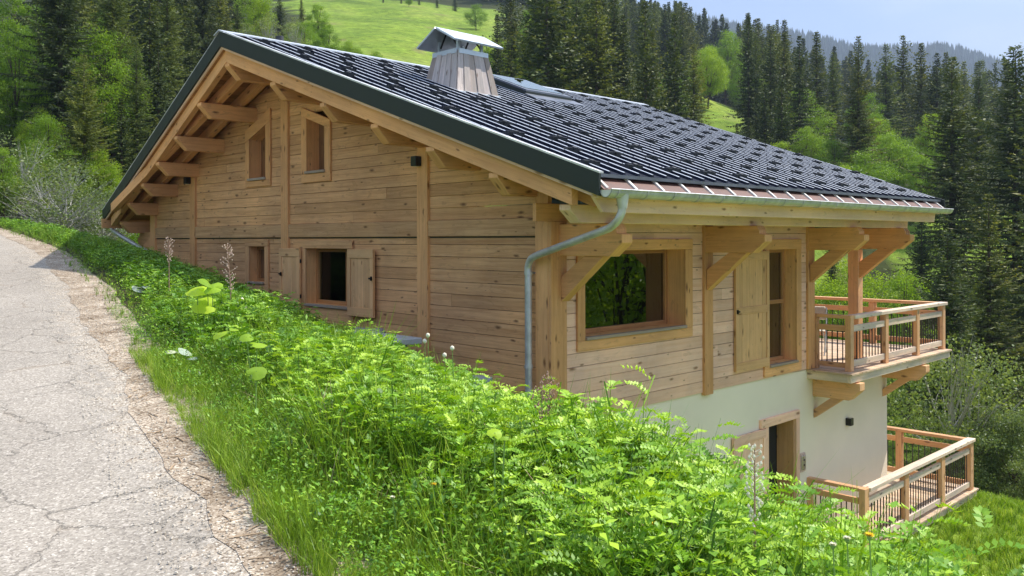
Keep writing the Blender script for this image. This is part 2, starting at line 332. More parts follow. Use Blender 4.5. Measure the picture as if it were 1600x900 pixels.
def terrain(r, d):
    r = np.asarray(r, float); d = np.asarray(d, float)
    e = (r - redge(d)) * 0.86
    zr = zroad(np.minimum(d, 60))
    ep = np.maximum(e, 0); x = ep - 1.55
    sp = np.where(x > 6, x, 0.35 * np.log1p(np.exp(np.clip(x / 0.35, -30, 30))))
    bank = zr - 0.10 * np.minimum(ep, 1.55) - 0.60 * sp
    X = CX + F[0] * d + R[0] * r; Y = CY + F[1] * d + R[1] * r
    G = -2.1 - 3.05 * sstep(X, -0.4, 2.3) - 0.22 * np.maximum(-Y - 1.4, 0) - 0.30 * np.maximum(X - 11.2, 0)
    G = np.maximum(G, -12)
    near = np.maximum(bank, G)
    near = np.where(e < 0, zr + 0.25 * np.maximum(-e - 6.5, 0), near)
    a = r / np.maximum(d, 5)
    h30 = np.interp(a, [-.5, -.3, -.1, .1, .4, .8], [1.0, 0.5, -2.5, -5, -9.5, -11])
    hill = h30 + 0.34 * np.maximum(d - 30, 0)
    cap = np.interp(a, CAPA, CAPS)
    hill = np.minimum(hill, cap * np.minimum(d, 260) )
    hill = np.where(d > 260, hill - 0.10 * np.minimum(d - 260, 400), hill)
    ridge = np.interp(a, RA, RSL) * 1500 * sstep(d, 560, 1500) - 20
    far = np.maximum(hill, np.where(d > 560, ridge, -1e3))
    far = np.where(d > 1560, far - 0.3 * (d - 1560), far)
    t = sstep(d, 20, 31)
    z = near * (1 - t) + far * t
    und = 0.6 * np.sin(X * 0.11 + 1.3) * np.sin(Y * 0.09) + 0.25 * np.sin(X * 0.31) * np.cos(Y * 0.27 + 1)
    return z + und * sstep(d, 30, 60) * 1.2
def Z(r, d): return float(terrain(np.array([r]), np.array([d]))[0])
def geo(a0, step, lim, g=1.06, mx_=60):
    o = [a0]; s = step
    while o[-1] < lim: o.append(o[-1] + s); s = min(s * g, mx_)
    return o
def groundmat():
    m, n, l, b = newmat('meadow_ground'); t = n.new('ShaderNodeTexCoord'); o = t.outputs['Object']
    z1 = noise(n, l, o, 0.05, 6, 0.6); z2 = noise(n, l, o, 1.1, 5, 0.65); z3 = noise(n, l, o, 14, 3, 0.7)
    r1 = ramp(n, [(0.30, (0.10, 0.16, 0.018)), (0.52, (0.18, 0.27, 0.030)), (0.72, (0.26, 0.31, 0.06))]); l.new(z1.outputs[0], r1.inputs[0])
    r2 = ramp(n, [(0.3, 0.60), (0.7, 1.30)]); l.new(z2.outputs[0], r2.inputs[0]); r3 = ramp(n, [(0.3, 0.7), (0.7, 1.25)]); l.new(z3.outputs[0], r3.inputs[0])
    c = mixc(n, l, 1, mixc(n, l, 1, r1.outputs[0], r2.outputs[0], 'MULTIPLY'), r3.outputs[0], 'MULTIPLY')
    zm = noise(n, l, o, 0.22, 6, 0.7, 0.5, (1.0, 2.6, 1)); zr_ = ramp(n, [(0.35, (0.72, 0.76, 0.8)), (0.65, (1.25, 1.15, 1.1))]); l.new(zm.outputs[0], zr_.inputs[0]); c = mixc(n, l, 1, c, zr_.outputs[0], 'MULTIPLY')
    pz = noise(n, l, o, 0.16, 4, 0.6); pr = ramp(n, [(0.60, 0.0), (0.70, 0.7)]); l.new(pz.outputs[0], pr.inputs[0])
    c = mixc(n, l, pr.outputs[0], c, (0.20, 0.17, 0.075))
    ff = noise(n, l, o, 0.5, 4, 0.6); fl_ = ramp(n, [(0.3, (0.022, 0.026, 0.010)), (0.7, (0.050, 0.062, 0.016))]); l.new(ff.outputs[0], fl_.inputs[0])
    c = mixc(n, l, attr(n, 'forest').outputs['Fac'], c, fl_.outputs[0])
    l.new(c, b.inputs['Base Color']); b.inputs['Roughness'].default_value = 0.95; b.inputs['Specular IOR Level'].default_value = 0.1
    bp = n.new('ShaderNodeBump'); bp.inputs['Strength'].default_value = 0.6; bp.inputs['Distance'].default_value = 0.1; l.new(z3.outputs[0], bp.inputs['Height']); l.new(bp.outputs[0], b.inputs['Normal'])
    return m
M_GROUND = groundmat()
def grid_mesh(name, rs, ds, zf, mat, kind='structure', uvf=None):
    Rg, Dg = np.meshgrid(rs, ds); Zg = zf(Rg, Dg); X = CX + F[0] * Dg + R[0] * Rg; Y = CY + F[1] * Dg + R[1] * Rg
    nr, nd = len(rs), len(ds); v = np.stack([X, Y, Zg], -1).reshape(-1, 3)
    i = np.arange(nr * nd).reshape(nd, nr); q = np.stack([i[:-1, :-1], i[:-1, 1:], i[1:, 1:], i[1:, :-1]], -1).reshape(-1, 4)
    me = bpy.data.meshes.new(name); me.from_pydata(v.tolist(), [], q.tolist()); me.polygons.foreach_set('use_smooth', [True] * len(q))
    o = link(name, me, mat); o['kind'] = kind; return o
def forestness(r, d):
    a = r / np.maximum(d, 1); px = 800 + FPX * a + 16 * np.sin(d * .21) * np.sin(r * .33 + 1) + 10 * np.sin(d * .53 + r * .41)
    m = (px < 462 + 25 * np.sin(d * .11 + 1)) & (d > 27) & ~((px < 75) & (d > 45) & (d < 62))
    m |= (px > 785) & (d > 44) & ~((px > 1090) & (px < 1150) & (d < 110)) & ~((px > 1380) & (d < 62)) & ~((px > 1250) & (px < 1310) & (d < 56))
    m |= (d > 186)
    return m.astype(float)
rsr = geo(0, 0.16, 2600, 1.035, 70); rsl = geo(0, 0.16, 2400, 1.035, 70)
rs = [-x for x in rsl[:0:-1]] + rsr
ds = [-x for x in geo(0, 0.3, 40, 1.1)[:0:-1]] + geo(0, 0.15, 2300, 1.022, 45)
gro = grid_mesh('ground', rs, ds, lambda r, d: terrain(r, d) - 0.03 * (((r - redge(d)) < 0.4) & (d < 60)), M_GROUND)
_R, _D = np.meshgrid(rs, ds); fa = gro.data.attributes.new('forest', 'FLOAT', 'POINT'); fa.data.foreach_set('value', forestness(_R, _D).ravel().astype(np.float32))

# road and gravel shoulder
def asphalt():
    m, n, l, b = newmat('old_asphalt'); t = n.new('ShaderNodeTexCoord'); o = t.outputs['Object']
    fine = n.new('ShaderNodeTexVoronoi'); fine.inputs['Scale'].default_value = 105; l.new(o, fine.inputs[0])
    sp = n.new('ShaderNodeSeparateColor'); l.new(fine.outputs['Color'], sp.inputs[0])
    r = ramp(n, [(0.0, (0.15, 0.12, 0.095)), (0.22, (0.285, 0.24, 0.19)), (0.75, (0.39, 0.335, 0.27)), (0.93, (0.52, 0.45, 0.37)), (1.0, (0.68, 0.60, 0.50))]); l.new(sp.outputs[0], r.inputs[0])
    fd = n.new('ShaderNodeTexNoise'); fd.inputs['Scale'].default_value = 160; fd.inputs['Detail'].default_value = 3; l.new(o, fd.inputs[0])
    c = mixc(n, l, 0.35, r.outputs[0], mixc(n, l, fd.outputs[0], (0.13, 0.115, 0.095), (0.50, 0.455, 0.39)))
    p = noise(n, l, o, 0.7, 5, 0.6); pr = ramp(n, [(0.35, 0.88), (0.65, 1.08)]); l.new(p.outputs[0], pr.inputs[0]); c = mixc(n, l, 1, c, pr.outputs[0], 'MULTIPLY')
    # cracks
    wob = noise(n, l, o, 2.6, 7, 0.7); ov = mixc(n, l, 0.30, o, wob.outputs[1])
    cm = n.new('ShaderNodeMapping'); cm.inputs['Rotation'].default_value = (0, 0, 0.5); cm.inputs['Scale'].default_value = (1.0, 0.75, 0.0); l.new(ov, cm.inputs[0])
    cv = n.new('ShaderNodeTexVoronoi'); cv.feature = 'DISTANCE_TO_EDGE'; cv.inputs['Scale'].default_value = 1.9; l.new(cm.outputs[0], cv.inputs[0])
    cr_ = ramp(n, [(0.0, 0.7), (0.003, 0.4), (0.008, 0.0)]); l.new(cv.outputs['Distance'], cr_.inputs[0])
    msk = noise(n, l, o, 0.55, 3, 0.5); mr = ramp(n, [(0.40, 0.0), (0.50, 1.0)]); l.new(msk.outputs[0], mr.inputs[0])
    ck = math_(n, l, 'MULTIPLY', cr_.outputs[0], mr.outputs[0])
    # crumbled dirt along the cracks
    dr = ramp(n, [(0.0, 0.6), (0.05, 0.0)]); l.new(cv.outputs['Distance'], dr.inputs[0]); dn = noise(n, l, o, 2.6, 4, 0.6); dnr = ramp(n, [(0.54, 0.0), (0.66, 0.9)]); l.new(dn.outputs[0], dnr.inputs[0])
    dirt = math_(n, l, 'MULTIPLY', math_(n, l, 'MULTIPLY', dr.outputs[0], dnr.outputs[0]), mr.outputs[0])
    c = mixc(n, l, dirt, c, (0.33, 0.26, 0.19)); c = mixc(n, l, ck, c, (0.11, 0.10, 0.085))
    en = noise(n, l, o, 7, 6, 0.7); ef = math_(n, l, 'ADD', math_(n, l, 'MULTIPLY', math_(n, l, 'ADD', attr(n, 'edge').outputs['Fac'], 0.43), 1.5), math_(n, l, 'MULTIPLY', math_(n, l, 'SUBTRACT', en.outputs[0], 0.5), 2.2))
    efr = ramp(n, [(0.0, 0.0), (0.16, 1.0)]); l.new(ef, efr.inputs[0])
    gr = ramp(n, [(0, (0.15, 0.115, 0.085)), (0.4, (0.36, 0.295, 0.225)), (0.85, (0.47, 0.41, 0.33)), (1, (0.66, 0.6, 0.5))]); l.new(sp.outputs[1], gr.inputs[0])
    c = mixc(n, l, efr.outputs[0], c, gr.outputs[0])
    l.new(c, b.inputs['Base Color']); b.inputs['Roughness'].default_value = 0.9; b.inputs['Specular IOR Level'].default_value = 0.25
    h = math_(n, l, 'SUBTRACT', sp.outputs[0], math_(n, l, 'MULTIPLY', ck, 3.0)); bp = n.new('ShaderNodeBump'); bp.inputs['Strength'].default_value = 0.55; bp.inputs['Distance'].default_value = 0.006
    l.new(h, bp.inputs['Height']); l.new(bp.outputs[0], b.inputs['Normal']); return m
def gravelmat():
    m, n, l, b = newmat('gravel_dirt'); t = n.new('ShaderNodeTexCoord'); o = t.outputs['Object']
    v = n.new('ShaderNodeTexVoronoi'); v.inputs['Scale'].default_value = 95; l.new(o, v.inputs[0]); sp = n.new('ShaderNodeSeparateColor'); l.new(v.outputs['Color'], sp.inputs[0])
    r = ramp(n, [(0, (0.15, 0.115, 0.085)), (0.4, (0.36, 0.295, 0.225)), (0.85, (0.47, 0.41, 0.33)), (1, (0.66, 0.6, 0.5))]); l.new(sp.outputs[0], r.inputs[0])
    p = noise(n, l, o, 3.0, 5, 0.65); pr = ramp(n, [(0.35, (0.62, 0.55, 0.48)), (0.62, (1.15, 1.1, 1.05))]); l.new(p.outputs[0], pr.inputs[0]); c = mixc(n, l, 1, r.outputs[0], pr.outputs[0], 'MULTIPLY')
    l.new(c, b.inputs['Base Color']); b.inputs['Roughness'].default_value = 0.95; b.inputs['Specular IOR Level'].default_value = 0.1
    bp = n.new('ShaderNodeBump'); bp.inputs['Strength'].default_value = 0.7; bp.inputs['Distance'].default_value = 0.008; l.new(sp.outputs[0], bp.inputs['Height']); l.new(bp.outputs[0], b.inputs['Normal']); return m
def strip(name, es, dvals, zoff, mat, jag0=0, jag1=0):
    """band following the road edge; es = signed offsets from the edge"""
    rows = []; rr = np.random.RandomState(5)
    j0 = np.cumsum(rr.randn(len(dvals))) * 0; 
    def jn(amp, seed):
        q = np.random.RandomState(seed); x = np.zeros(len(dvals))
        for wl_, am in ((1.3, .45), (0.45, .3), (0.17, .2), (0.08, .14)):
            k = q.rand(int((dvals[-1] - dvals[0]) / wl_) + 4) - .5; x += am * 2 * np.interp(dvals, dvals[0] + np.arange(len(k)) * wl_, k)
        return x * amp
    a0 = jn(jag0, 3); a1 = jn(jag1, 4)
    v = []; ev = []
    for i, d in enumerate(dvals):
        for k, e in enumerate(es):
            f = k / (len(es) - 1); ee = e + a0[i] * (1 - f) + a1[i] * f
            r = redge(d) + ee / 0.86; x, y = rd(r, d); z = float(terrain(np.array([r]), np.array([d]))[0]) if ee > 0 else float(zroad(d))
            v.append((x, y, z + zoff)); ev.append(ee)
    n = len(es); f = [(i * n + k, i * n + k + 1, (i + 1) * n + k + 1, (i + 1) * n + k) for i in range(len(dvals) - 1) for k in range(n - 1)]
    me = bpy.data.meshes.new(name); me.from_pydata(v, [], f); me.polygons.foreach_set('use_smooth', [True] * len(f)); at_ = me.attributes.new('edge', 'FLOAT', 'POINT'); at_.data.foreach_set('value', np.array(ev, dtype=np.float32)); o = link(name, me, mat); o['kind'] = 'structure'; return o
dv = np.array(geo(-5, 0.06, 46, 1.008, 0.5))
strip('road', [-6.0, -4, -2.5, -1.5, -1, -.8, -.6, -.45, -.3, -.1], dv, 0.0, asphalt())
strip('road_shoulder', [-0.24, -0.12, 0.05, 0.2, 0.4], dv, 0.003, gravelmat(), 0.15, 0.0)
M_SOIL = plain('soil_gap_shade', (0.045, 0.042, 0.018), 0.95, 0, 0.4, 9, bump=0.6, spec=0.1)  # soil sheet darkened to paint the shade in gaps between plants
strip('bank_soil_shade', list(np.linspace(0.22, 3.2, 14)), dv, 0.012, M_SOIL, 0.12, 0.0)

# ------------------------------------------------------------------ the chalet
house = empty('chalet', (5, 5.6, -2.1), 'two storey larch clad chalet with dark ribbed metal roof beside the road', 'house')
RY = 5.66
def roofz(y): return 3.12 - 0.36 * abs(y - RY)
def vergeX(y):   # splayed near verge
    return -1.26 + 0.57 * (RY - y) / 6.96 if y < RY else -1.26 + 0.72 * (y - RY) / 7.0
def farX(y): return 8.62 + 0.62 * (y + 1.3) / 6.96 if y < RY else 9.24 - 0.5 * (y - RY) / 7.0
YE0, YE1 = -1.3, 12.64
PH = 0.159
def planks(name, axis, plane, s0, s1, z0, z1, holes, mat, out, ztop=None, zmax=None, seed=1):
    """horizontal boards; axis 'x' or 'y'; plane coordinate; out = +-1 outward direction"""
    q = random.Random(seed); mb = MB(); z = z0
    zs = []
    while z < z1 - 1e-6: zs.append((z, min(z + PH, z1))); z += PH
    for (za, zb) in zs:
        # random butt joints
        cuts = [s0]; s = s0 + q.uniform(1.6, 5.2)
        while s < s1 - 0.4: cuts.append(s); s += q.uniform(2.6, 5.2)
        cuts.append(s1)
        for i in range(len(cuts) - 1):
            val = q.random(); th = 0.022 + q.uniform(-0.003, 0.003)
            zc = sorted(set([za, zb] + [h[k] for h in holes for k in (2, 3) if za < h[k] < zb]))
            for zi in range(len(zc) - 1):
                a, b = zc[zi], zc[zi + 1]; segs = [(cuts[i], cuts[i + 1])]
                for h in holes:
                    if h[2] < (a + b) / 2 < h[3]:
                        ns = []
                        for (p, r_) in segs:
                            if h[1] <= p or h[0] >= r_: ns.append((p, r_)); continue
                            if p < h[0]: ns.append((p, h[0]))
                            if r_ > h[1]: ns.append((h[1], r_))
                        segs = ns
                ga = a + (0.0032 if a == za else 0); gb = b - (0.0032 if b == zb else 0)
                for (p, r_) in segs:
                    p += 0.0012; r_ -= 0.0012
                    pl, pr, ql, qr = p, r_, p, r_
                    if ztop:
                        def lim(zz, lo, hi):
                            w = (ztop - zz) / 0.36
                            return max(lo, RY - w), min(hi, RY + w)
                        pl, pr = lim(ga, p, r_); ql, qr = lim(gb, p, r_)
                        if pr - pl < 0.01: continue
                        if qr <= ql: ql = qr = min(max((pl + pr) / 2, pl), pr)
                    f0, f1 = plane, plane + out * th
                    P = lambda s_, f_, z_: (s_, f_, z_) if axis == 'x' else (f_, s_, z_)
                    c = [P(pl, f0, ga), P(pr, f0, ga), P(pr, f1, ga), P(pl, f1, ga), P(ql, f0, gb), P(qr, f0, gb), P(qr, f1, gb), P(ql, f1, gb)]
                    mb.hexa(c, (1, 0, 0) if axis == 'x' else (0, 1, 0), val)
    return mb.build(name, mat, house)
GH = [(6.46, 7.12, 1.00, 1.98), (4.64, 5.22, 1.02, 1.98), (6.52, 7.12, -0.74, -0.10), (4.0, 5.26, -1.04, -0.14)]
gable = planks('gable_wall', 'y', 0.0, 0.02, 11.28, -2.3, 3.2, GH, W_GABLE, -1, ztop=2.86, seed=3)
EH = [(0.52, 2.63, -1.20, -0.14), (4.82, 5.73, -1.98, -0.16)]
eave = planks('eave_wall', 'x', 0.0, 0.02, 6.28, -2.155, 0.36, EH, W_EAVE, -1, seed=9)
mb = MB(); mb.box(6.26, 6.30, 0.03, 11.2, -2.155, 0.5); mb.box(0.03, 6.26, 11.24, 11.28, -5.2, 0.5)
mb.build('rear_wall', W_GABLE, house)
# plaster storey with the door opening
mb = MB(); DX0, DX1, DZ = 4.83, 5.70, -2.90
mb.box(0.02, DX0, 0.0, 0.30, -5.4, -2.155, 'x', .5); mb.box(DX1, 9.31, 0.0, 0.30, -5.4, -2.165, 'x', .5); mb.box(DX0, DX1, 0.0, 0.30, DZ, -2.155, 'x', .5)
mb.box(9.01, 9.31, 0.30, 11.2, -5.4, -2.165, 'y', .5); mb.box(0.02, 0.3, 0.30, 11.2, -5.4, -2.31, 'y', .5)
mb.build('plaster_wall', M_PLASTER, house)
# timber floor closing the lower storey
MB().box(0.32, 9.0, 0.32, 11.1, -2.30, -2.18).build('floor_slab', M_DARK, house)
MB().box(0.35, 8.9, 0.40, 11.0, -5.0, -4.9).build('floor_slab', M_DARK, house)
# posts
def post(x0, x1, y0, y1, z0, z1, mat=W_BEAM): return MB().box(x0, x1, y0, y1, z0, z1, 'z').build('post', mat, house, bevel=0.006)
def gt(y): return roofz(y) - 0.44
for (a, b) in ((2.174, 2.398), (5.76, 5.98), (9.19, 9.41), (11.06, 11.30)): post(-0.065, -0.001, a, b, -2.3, gt(a if a < RY else b))
mb = MB(); mb.hexa([(-0.07, -0.07, -2.30), (0.20, -0.07, -2.30), (0.20, -0.024, -2.30), (-0.07, -0.024, -2.30), (-0.07, -0.07, 0.20), (0.20, -0.07, 0.20), (0.20, -0.024, 0.20), (-0.07, -0.024, 0.20)], (0, 0, 1))
mb.box(-0.07, -0.001, -0.023, 0.185, -2.30, gt(0.0), 'z'); mb.build('corner_post', W_BEAM, house, bevel=0.005)
post(3.06, 3.27, -0.065, -0.001, -2.19, 0.19, W_BEAM); post(6.08, 6.31, -0.06, -0.001, -2.15, 0.19, W_BEAM)
# belt beam on the gable between the posts
for (a, b) in ((0.19, 2.17), (2.40, 5.755), (5.985, 9.185), (9.415, 11.055)):
    MB().box(-0.055, -0.0235, a, b, 0.032, 0.242, 'y').build('belt_beam', W_BELT, house, bevel=0.004)
    MB().box(-0.028, -0.0235, a, b, 0.012, 0.030, 'y').build('drip_strip', M_ROD, house)
# wall plate under the eave
MB().box(-0.3, 8.2, -0.055, -0.001, 0.195, 0.40, 'x').build('wall_plate', W_BEAM, house, bevel=0.004)
# roof: dark sheet with ribs
def roof_sheet():
    mb = MB()
    for (ya, yb) in ((YE0 + 0.12, RY), (YE1 - 0.1, RY)):
        N = 1
        c = []
        for zz in (-0.05, 0.0):
            c += [(vergeX(ya) + 0.01, ya, roofz(ya) + zz), (farX(ya) - 0.01, ya, roofz(ya) + zz), (farX(yb) - 0.01, yb, roofz(yb) + zz), (vergeX(yb) + 0.01, yb, roofz(yb) + zz)]
        mb.hexa(c, (0, 1, 0), .5)
    return mb.build('roof_sheet', M_PAN, house)
roof = roof_sheet()
rb = MB(); rc = MB(); RIB = 0.245
nrib = 0
x = -1.14
SL = math.sqrt(1 + 0.36 ** 2)
ribs = []
while x < 9.2:
    ya = YE0 + 0.10
    while ya < RY and (vergeX(ya) > x - 0.05 or farX(ya) < x + 0.05): ya += 0.05
    yb = RY - 0.04
    # stepped tile courses 0.42 m long, each lapping over the next lower one
    y = ya; k = 0
    while y < yb - 0.05:
        y2 = min(y + 0.42 - ((y - (YE0 + 0.1)) % 0.42) + 1e-6, yb)
        if y2 - y < 0.03: y = y2; continue
        h0, h1 = 0.030, 0.026
        w0, w1 = 0.020, 0.013
        za, zb = roofz(y), roofz(y2)
        rb.hexa([(x - w0, y, za), (x + w0, y, za), (x + w0, y2, zb), (x - w0, y2, zb), (x - w1, y, za + h0), (x + w1, y, za + h0), (x + w1, y2, zb + h1), (x - w1, y2, zb + h1)], (0, 1, 0), rnd.random())
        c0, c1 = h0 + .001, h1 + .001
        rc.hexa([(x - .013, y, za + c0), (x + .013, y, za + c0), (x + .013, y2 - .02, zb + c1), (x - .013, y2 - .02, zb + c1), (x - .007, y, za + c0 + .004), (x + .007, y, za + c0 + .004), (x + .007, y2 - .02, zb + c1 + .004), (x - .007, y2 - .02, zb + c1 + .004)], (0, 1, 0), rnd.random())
        y = y2
    ribs.append((x, ya)); x += RIB
rb.build('roof_ribs', M_PAN, house); rc.build('rib_glints', M_RIB, house)  # thin pale strips on the dark ribs stand in for their sheen
# course steps: thin dark laps across the slope
cb = MB(); y = YE0 + 0.10 + 0.42
while y < RY - 0.1:
    z = roofz(y); z2_ = roofz(y + .1); cb.hexa([(vergeX(y) + 0.02, y - 0.012, z - 0.01), (farX(y) - 0.02, y - 0.012, z - 0.01), (farX(y) - 0.02, y + 0.10, z2_ - .01), (vergeX(y) + 0.02, y + 0.10, z2_ - .01), (vergeX(y) + 0.02, y - 0.012, z + 0.010), (farX(y) - 0.02, y - 0.012, z + 0.010), (farX(y) - 0.02, y + 0.10, z2_ + 0.003), (vergeX(y) + 0.02, y + 0.10, z2_ + 0.003)], (1, 0, 0), .5); y += 0.42
cb.build('tile_lap', M_PAN, house)
# snow guards
def guard_mesh():
    mb = MB()
    mb.prism([(0, 0.0), (0.10, 0.0), (0.10, 0.02), (0.04, 0.045), (0.0, 0.05)], (-0.13, -0.05, 0), (0, 1, 0), (0, 0, 1), (1, 0, 0), 0.26)
    mb.prism([(0, 0.0), (0.16, 0.0), (0.16, 0.02), (0.05, 0.062), (0.0, 0.06)], (-0.03, -0.06, 0), (0, 1, 0), (0, 0, 1), (1, 0, 0), 0.06)
    return mb
gm = guard_mesh(); g0 = gm.build('snow_guard', M_GUARD, house)
gpos = []
row = 0; y = YE0 + 0.42
while y < RY - 0.35:
    x = -1.1 + (RIB * 1.5 if row % 2 else 0.0)
    while x < 9.0:
        if x - 0.24 > vergeX(y) + 0.05 and x + 0.25 < farX(y) and not (1.0 < x < 2.6 and 3.0 < y < 4.3) and not (3.3 < x < 5.0 and 3.6 < y < 5.4): gpos.append((x, y, row))
        x += RIB * 3
    y += 0.56; row += 1
gpos.sort(key=lambda p: (p[0] - CX) ** 2 + (p[1] - CY) ** 2)
ang = math.atan(0.36)
hoff = Vector(house.location)
for i, (x, y, k) in enumerate(gpos[:100]):
    o = g0 if i == 0 else g0.copy()
    if i: COL.objects.link(o); o.parent = house
    o.location = Vector((x, y, roofz(y) + 0.012)) - hoff; o.rotation_euler = (ang, 0, 0)
far_g = MB(); Rm = Matrix.Rotation(ang, 3, 'X')
for (x, y, k) in gpos[100:]:
    n0 = len(far_g.v)
    far_g.v += [tuple(Rm @ Vector(p) + Vector((x, y, roofz(y) + 0.012))) for p in gm.v]; far_g.f += [[i + n0 for i in f] for f in gm.f]; far_g.uv += gm.uv; far_g.val += gm.val
if far_g.v: far_g.build('snow_guards', M_GUARD, house)['kind'] = 'stuff'
# ridge cap
MB().prism([(-0.16, -0.055), (0, 0.0), (0.16, -0.055), (0.16, -0.075), (0, -0.02), (-0.16, -0.075)], (vergeX(RY) - 0.02, RY, roofz(RY) + 0.055), (0, 1, 0), (0, 0, 1), (1, 0, 0), farX(RY) - vergeX(RY) + 0.04).build('ridge_cap', M_RIB, house)
# verge trims, strips, verge rafters
def vline(ya, yb, inset, dz0, dz1, th, mat, name, far=False, ext=0.0, bev=0.004):
    fx = farX if far else vergeX; sg = -1 if far else 1
    mb = MB(); c = []
    for dz in (dz1, dz0):
        for (yy, dx) in ((ya, 0), (yb, 0), (yb, th), (ya, th)):
            c.append((fx(yy) + sg * (inset + dx), yy, roofz(yy) + dz))
    d = Vector(c[1]) - Vector(c[0]); mb.hexa(c, d); return mb.build(name, mat, house, bevel=bev)
for (ya, yb) in ((YE0, RY), (YE1, RY)):
    vline(ya, yb, 0.0, 0.03, -0.195, 0.03, M_TRIM, 'verge_trim', bev=0)
    vline(ya, yb, 0.0, 0.05, 0.031, 0.07, M_ZINC, 'verge_cap_strip', bev=0)
    vline(ya + (0.1 if ya < RY else -0.1), yb, 0.031, -0.10, -0.232, 0.05, W_PALE, 'verge_board')
    vline(ya + (0.42 if ya < RY else -0.30), yb, 0.10, -0.235, -0.425, 0.10, W_BEAM, 'verge_rafter')
    vline(ya, yb, 0.0, 0.03, -0.195, 0.03, M_TRIM, 'verge_trim', far=True, bev=0)
    vline(ya + (0.42 if ya < RY else -0.3), yb, 0.10, -0.235, -0.425, 0.10, W_BEAM, 'verge_rafter', far=True)
# soffit boards
mb = MB()
for (ya, yb, sg) in ((YE0 + 0.15, RY, 1), (YE1 - 0.15, RY, -1)):
    y = ya
    while (yb - y) * sg > 0.02:
        y2 = y + sg * 0.13
        if (yb - y2) * sg < 0: y2 = yb
        c = []
        yy2 = y2 - sg * 0.004
        for dz in (-0.235, -0.215):
            c += [(vergeX(y) + 0.06, y, roofz(y) + dz), (farX(y) - 0.06, y, roofz(y) + dz), (farX(yy2) - 0.06, yy2, roofz(yy2) + dz), (vergeX(yy2) + 0.06, yy2, roofz(yy2) + dz)]
        mb.hexa(c, (1, 0, 0)); y = y2
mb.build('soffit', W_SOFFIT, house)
# common rafters seen under the overhangs
def rafter(x, ya, yb):
    c = []
    for dz in (-0.42, -0.237):
        for (xx, yy) in ((x, ya), (x, yb), (x + 0.11, yb), (x + 0.11, ya)): c.append((xx, yy, roofz(yy) + dz))
    return MB().hexa(c, Vector(c[1]) - Vector(c[0])).build('rafter', W_BEAM, house, bevel=0.004)
rafter(-0.74, RY - 0.02, 11.6); rafter(-0.33, RY - 0.02, 12.3); rafter(-0.33, -0.95, RY - 0.02); rafter(-0.74, 2.0, RY - 0.02)
x = 0.3
while x < 8.6: rafter(x, -1.0, 0.0); x += 0.72
# purlins with chamfered noses
PW, PHt = 0.15, 0.245
for k, yy in enumerate([RY] + [RY - s for s in (1.2, 2.37, 3.42, 4.43, 5.44)] + [RY + s for s in (1.25, 2.45, 3.50, 4.45, 5.40)]):
    x0 = vergeX(yy) + 0.115; zt = roofz(yy) - 0.43 - (0.0 if k else 0.0)
    if k == 0: zt -= 0.0
    poly = [(x0, -0.055), (x0 + 0.19, -PHt), (0.0, -PHt), (0.0, 0.0), (x0, 0.0)]
    MB().prism(poly, (0, yy - PW / 2, zt), (1, 0, 0), (0, 0, 1), (0, 1, 0), PW).build('purlin', W_BEAM, house, bevel=0.006)
# eave purlins on consoles, both sides
def eave_purlin(y0, y1, z0, z1, xa, xb, name='eave_purlin'):
    poly = [(xa, z1), (xa + 0.0, z1 - 0.06), (xa + 0.17, z0), (xb - 0.03, z0), (xb, z1)]
    MB().prism(poly, (0, y0, 0), (1, 0, 0), (0, 0, 1), (0, 1, 0), y1 - y0).build(name, W_PALE if y0 < 0 else W_BEAM, house, bevel=0.006)
eave_purlin(-0.75, -0.59, 0.165, 0.36, -0.50, 8.42)
eave_purlin(11.85, 12.0, 0.14, 0.385, -0.42, 7.4)
def console(x, y0, sgn, w=0.185, brace=True, yfoot=0.0, foot=None):
    """cantilever beam out of the eave wall with a diagonal brace"""
    t = Vector((0, 1, 0)) * sgn
    poly = [(-0.02, -0.20), (0.80, -0.20), (0.98, -0.05), (0.98, 0.045), (0.90, 0.055), (0.90, 0.10), (0.86, 0.163), (-0.02, 0.163)]
    o = MB().prism(poly, (x - w / 2, y0, 0), t, (0, 0, 1), (1, 0, 0), w).build('console', W_BEAM, house, bevel=0.006)
    if brace:
        poly = [(0.0, -0.71), (0.64, -0.202), (0.42, -0.202), (0.0, -0.44)]
        poly = [(0.07, -0.73), (0.70, -0.202), (0.42, -0.202), (0.07, -0.44)]
        MB().prism(poly, (x - 0.07, y0 + (0.0 * sgn), 0), t, (0, 0, 1), (1, 0, 0), 0.14).build('brace', W_BEAM, o, bevel=0.005)
    return o
for x in (0.165, 3.165, 6.19): console(x, 0.0, -1)
console(8.0, -0.0, -1)
console(0.12, 11.2, 1, brace=False)
MB().prism([(0, -0.55), (0.42, -0.12), (0, 0.05)], (-0.05, 11.3, 0.0), (0, 1, 0), (0, 0, 1), (1, 0, 0), 0.14).build('brace', W_BEAM, house)
post(7.90, 8.09, -0.08, 0.11, -2.15, -0.21, W_BALC)
MB().box(6.32, 8.6, -0.02, 0.10, 0.02, 0.16, 'x').build('terrace_beam', W_BEAM, house, bevel=0.005)
# fascia and eave build-up
MB().prism([(-0.60, 0.10), (-0.45, -0.06), (8.50, -0.06), (8.56, 0.10)], (0, -1.16, 0.325), (1, 0, 0), (0, 0, 1), (0, 1, 0), 0.05).build('fascia_board', W_PALE, house, bevel=0.004)
MB().box(-0.62, 8.58, -1.22, -1.165, 0.405, 0.50, 'x').build('fascia_board', W_PALE, house)
MB().box(-0.60, 8.58, YE1 - 0.16, YE1 - 0.1, 0.25, 0.45, 'x').build('fascia_board', W_BEAM, house)
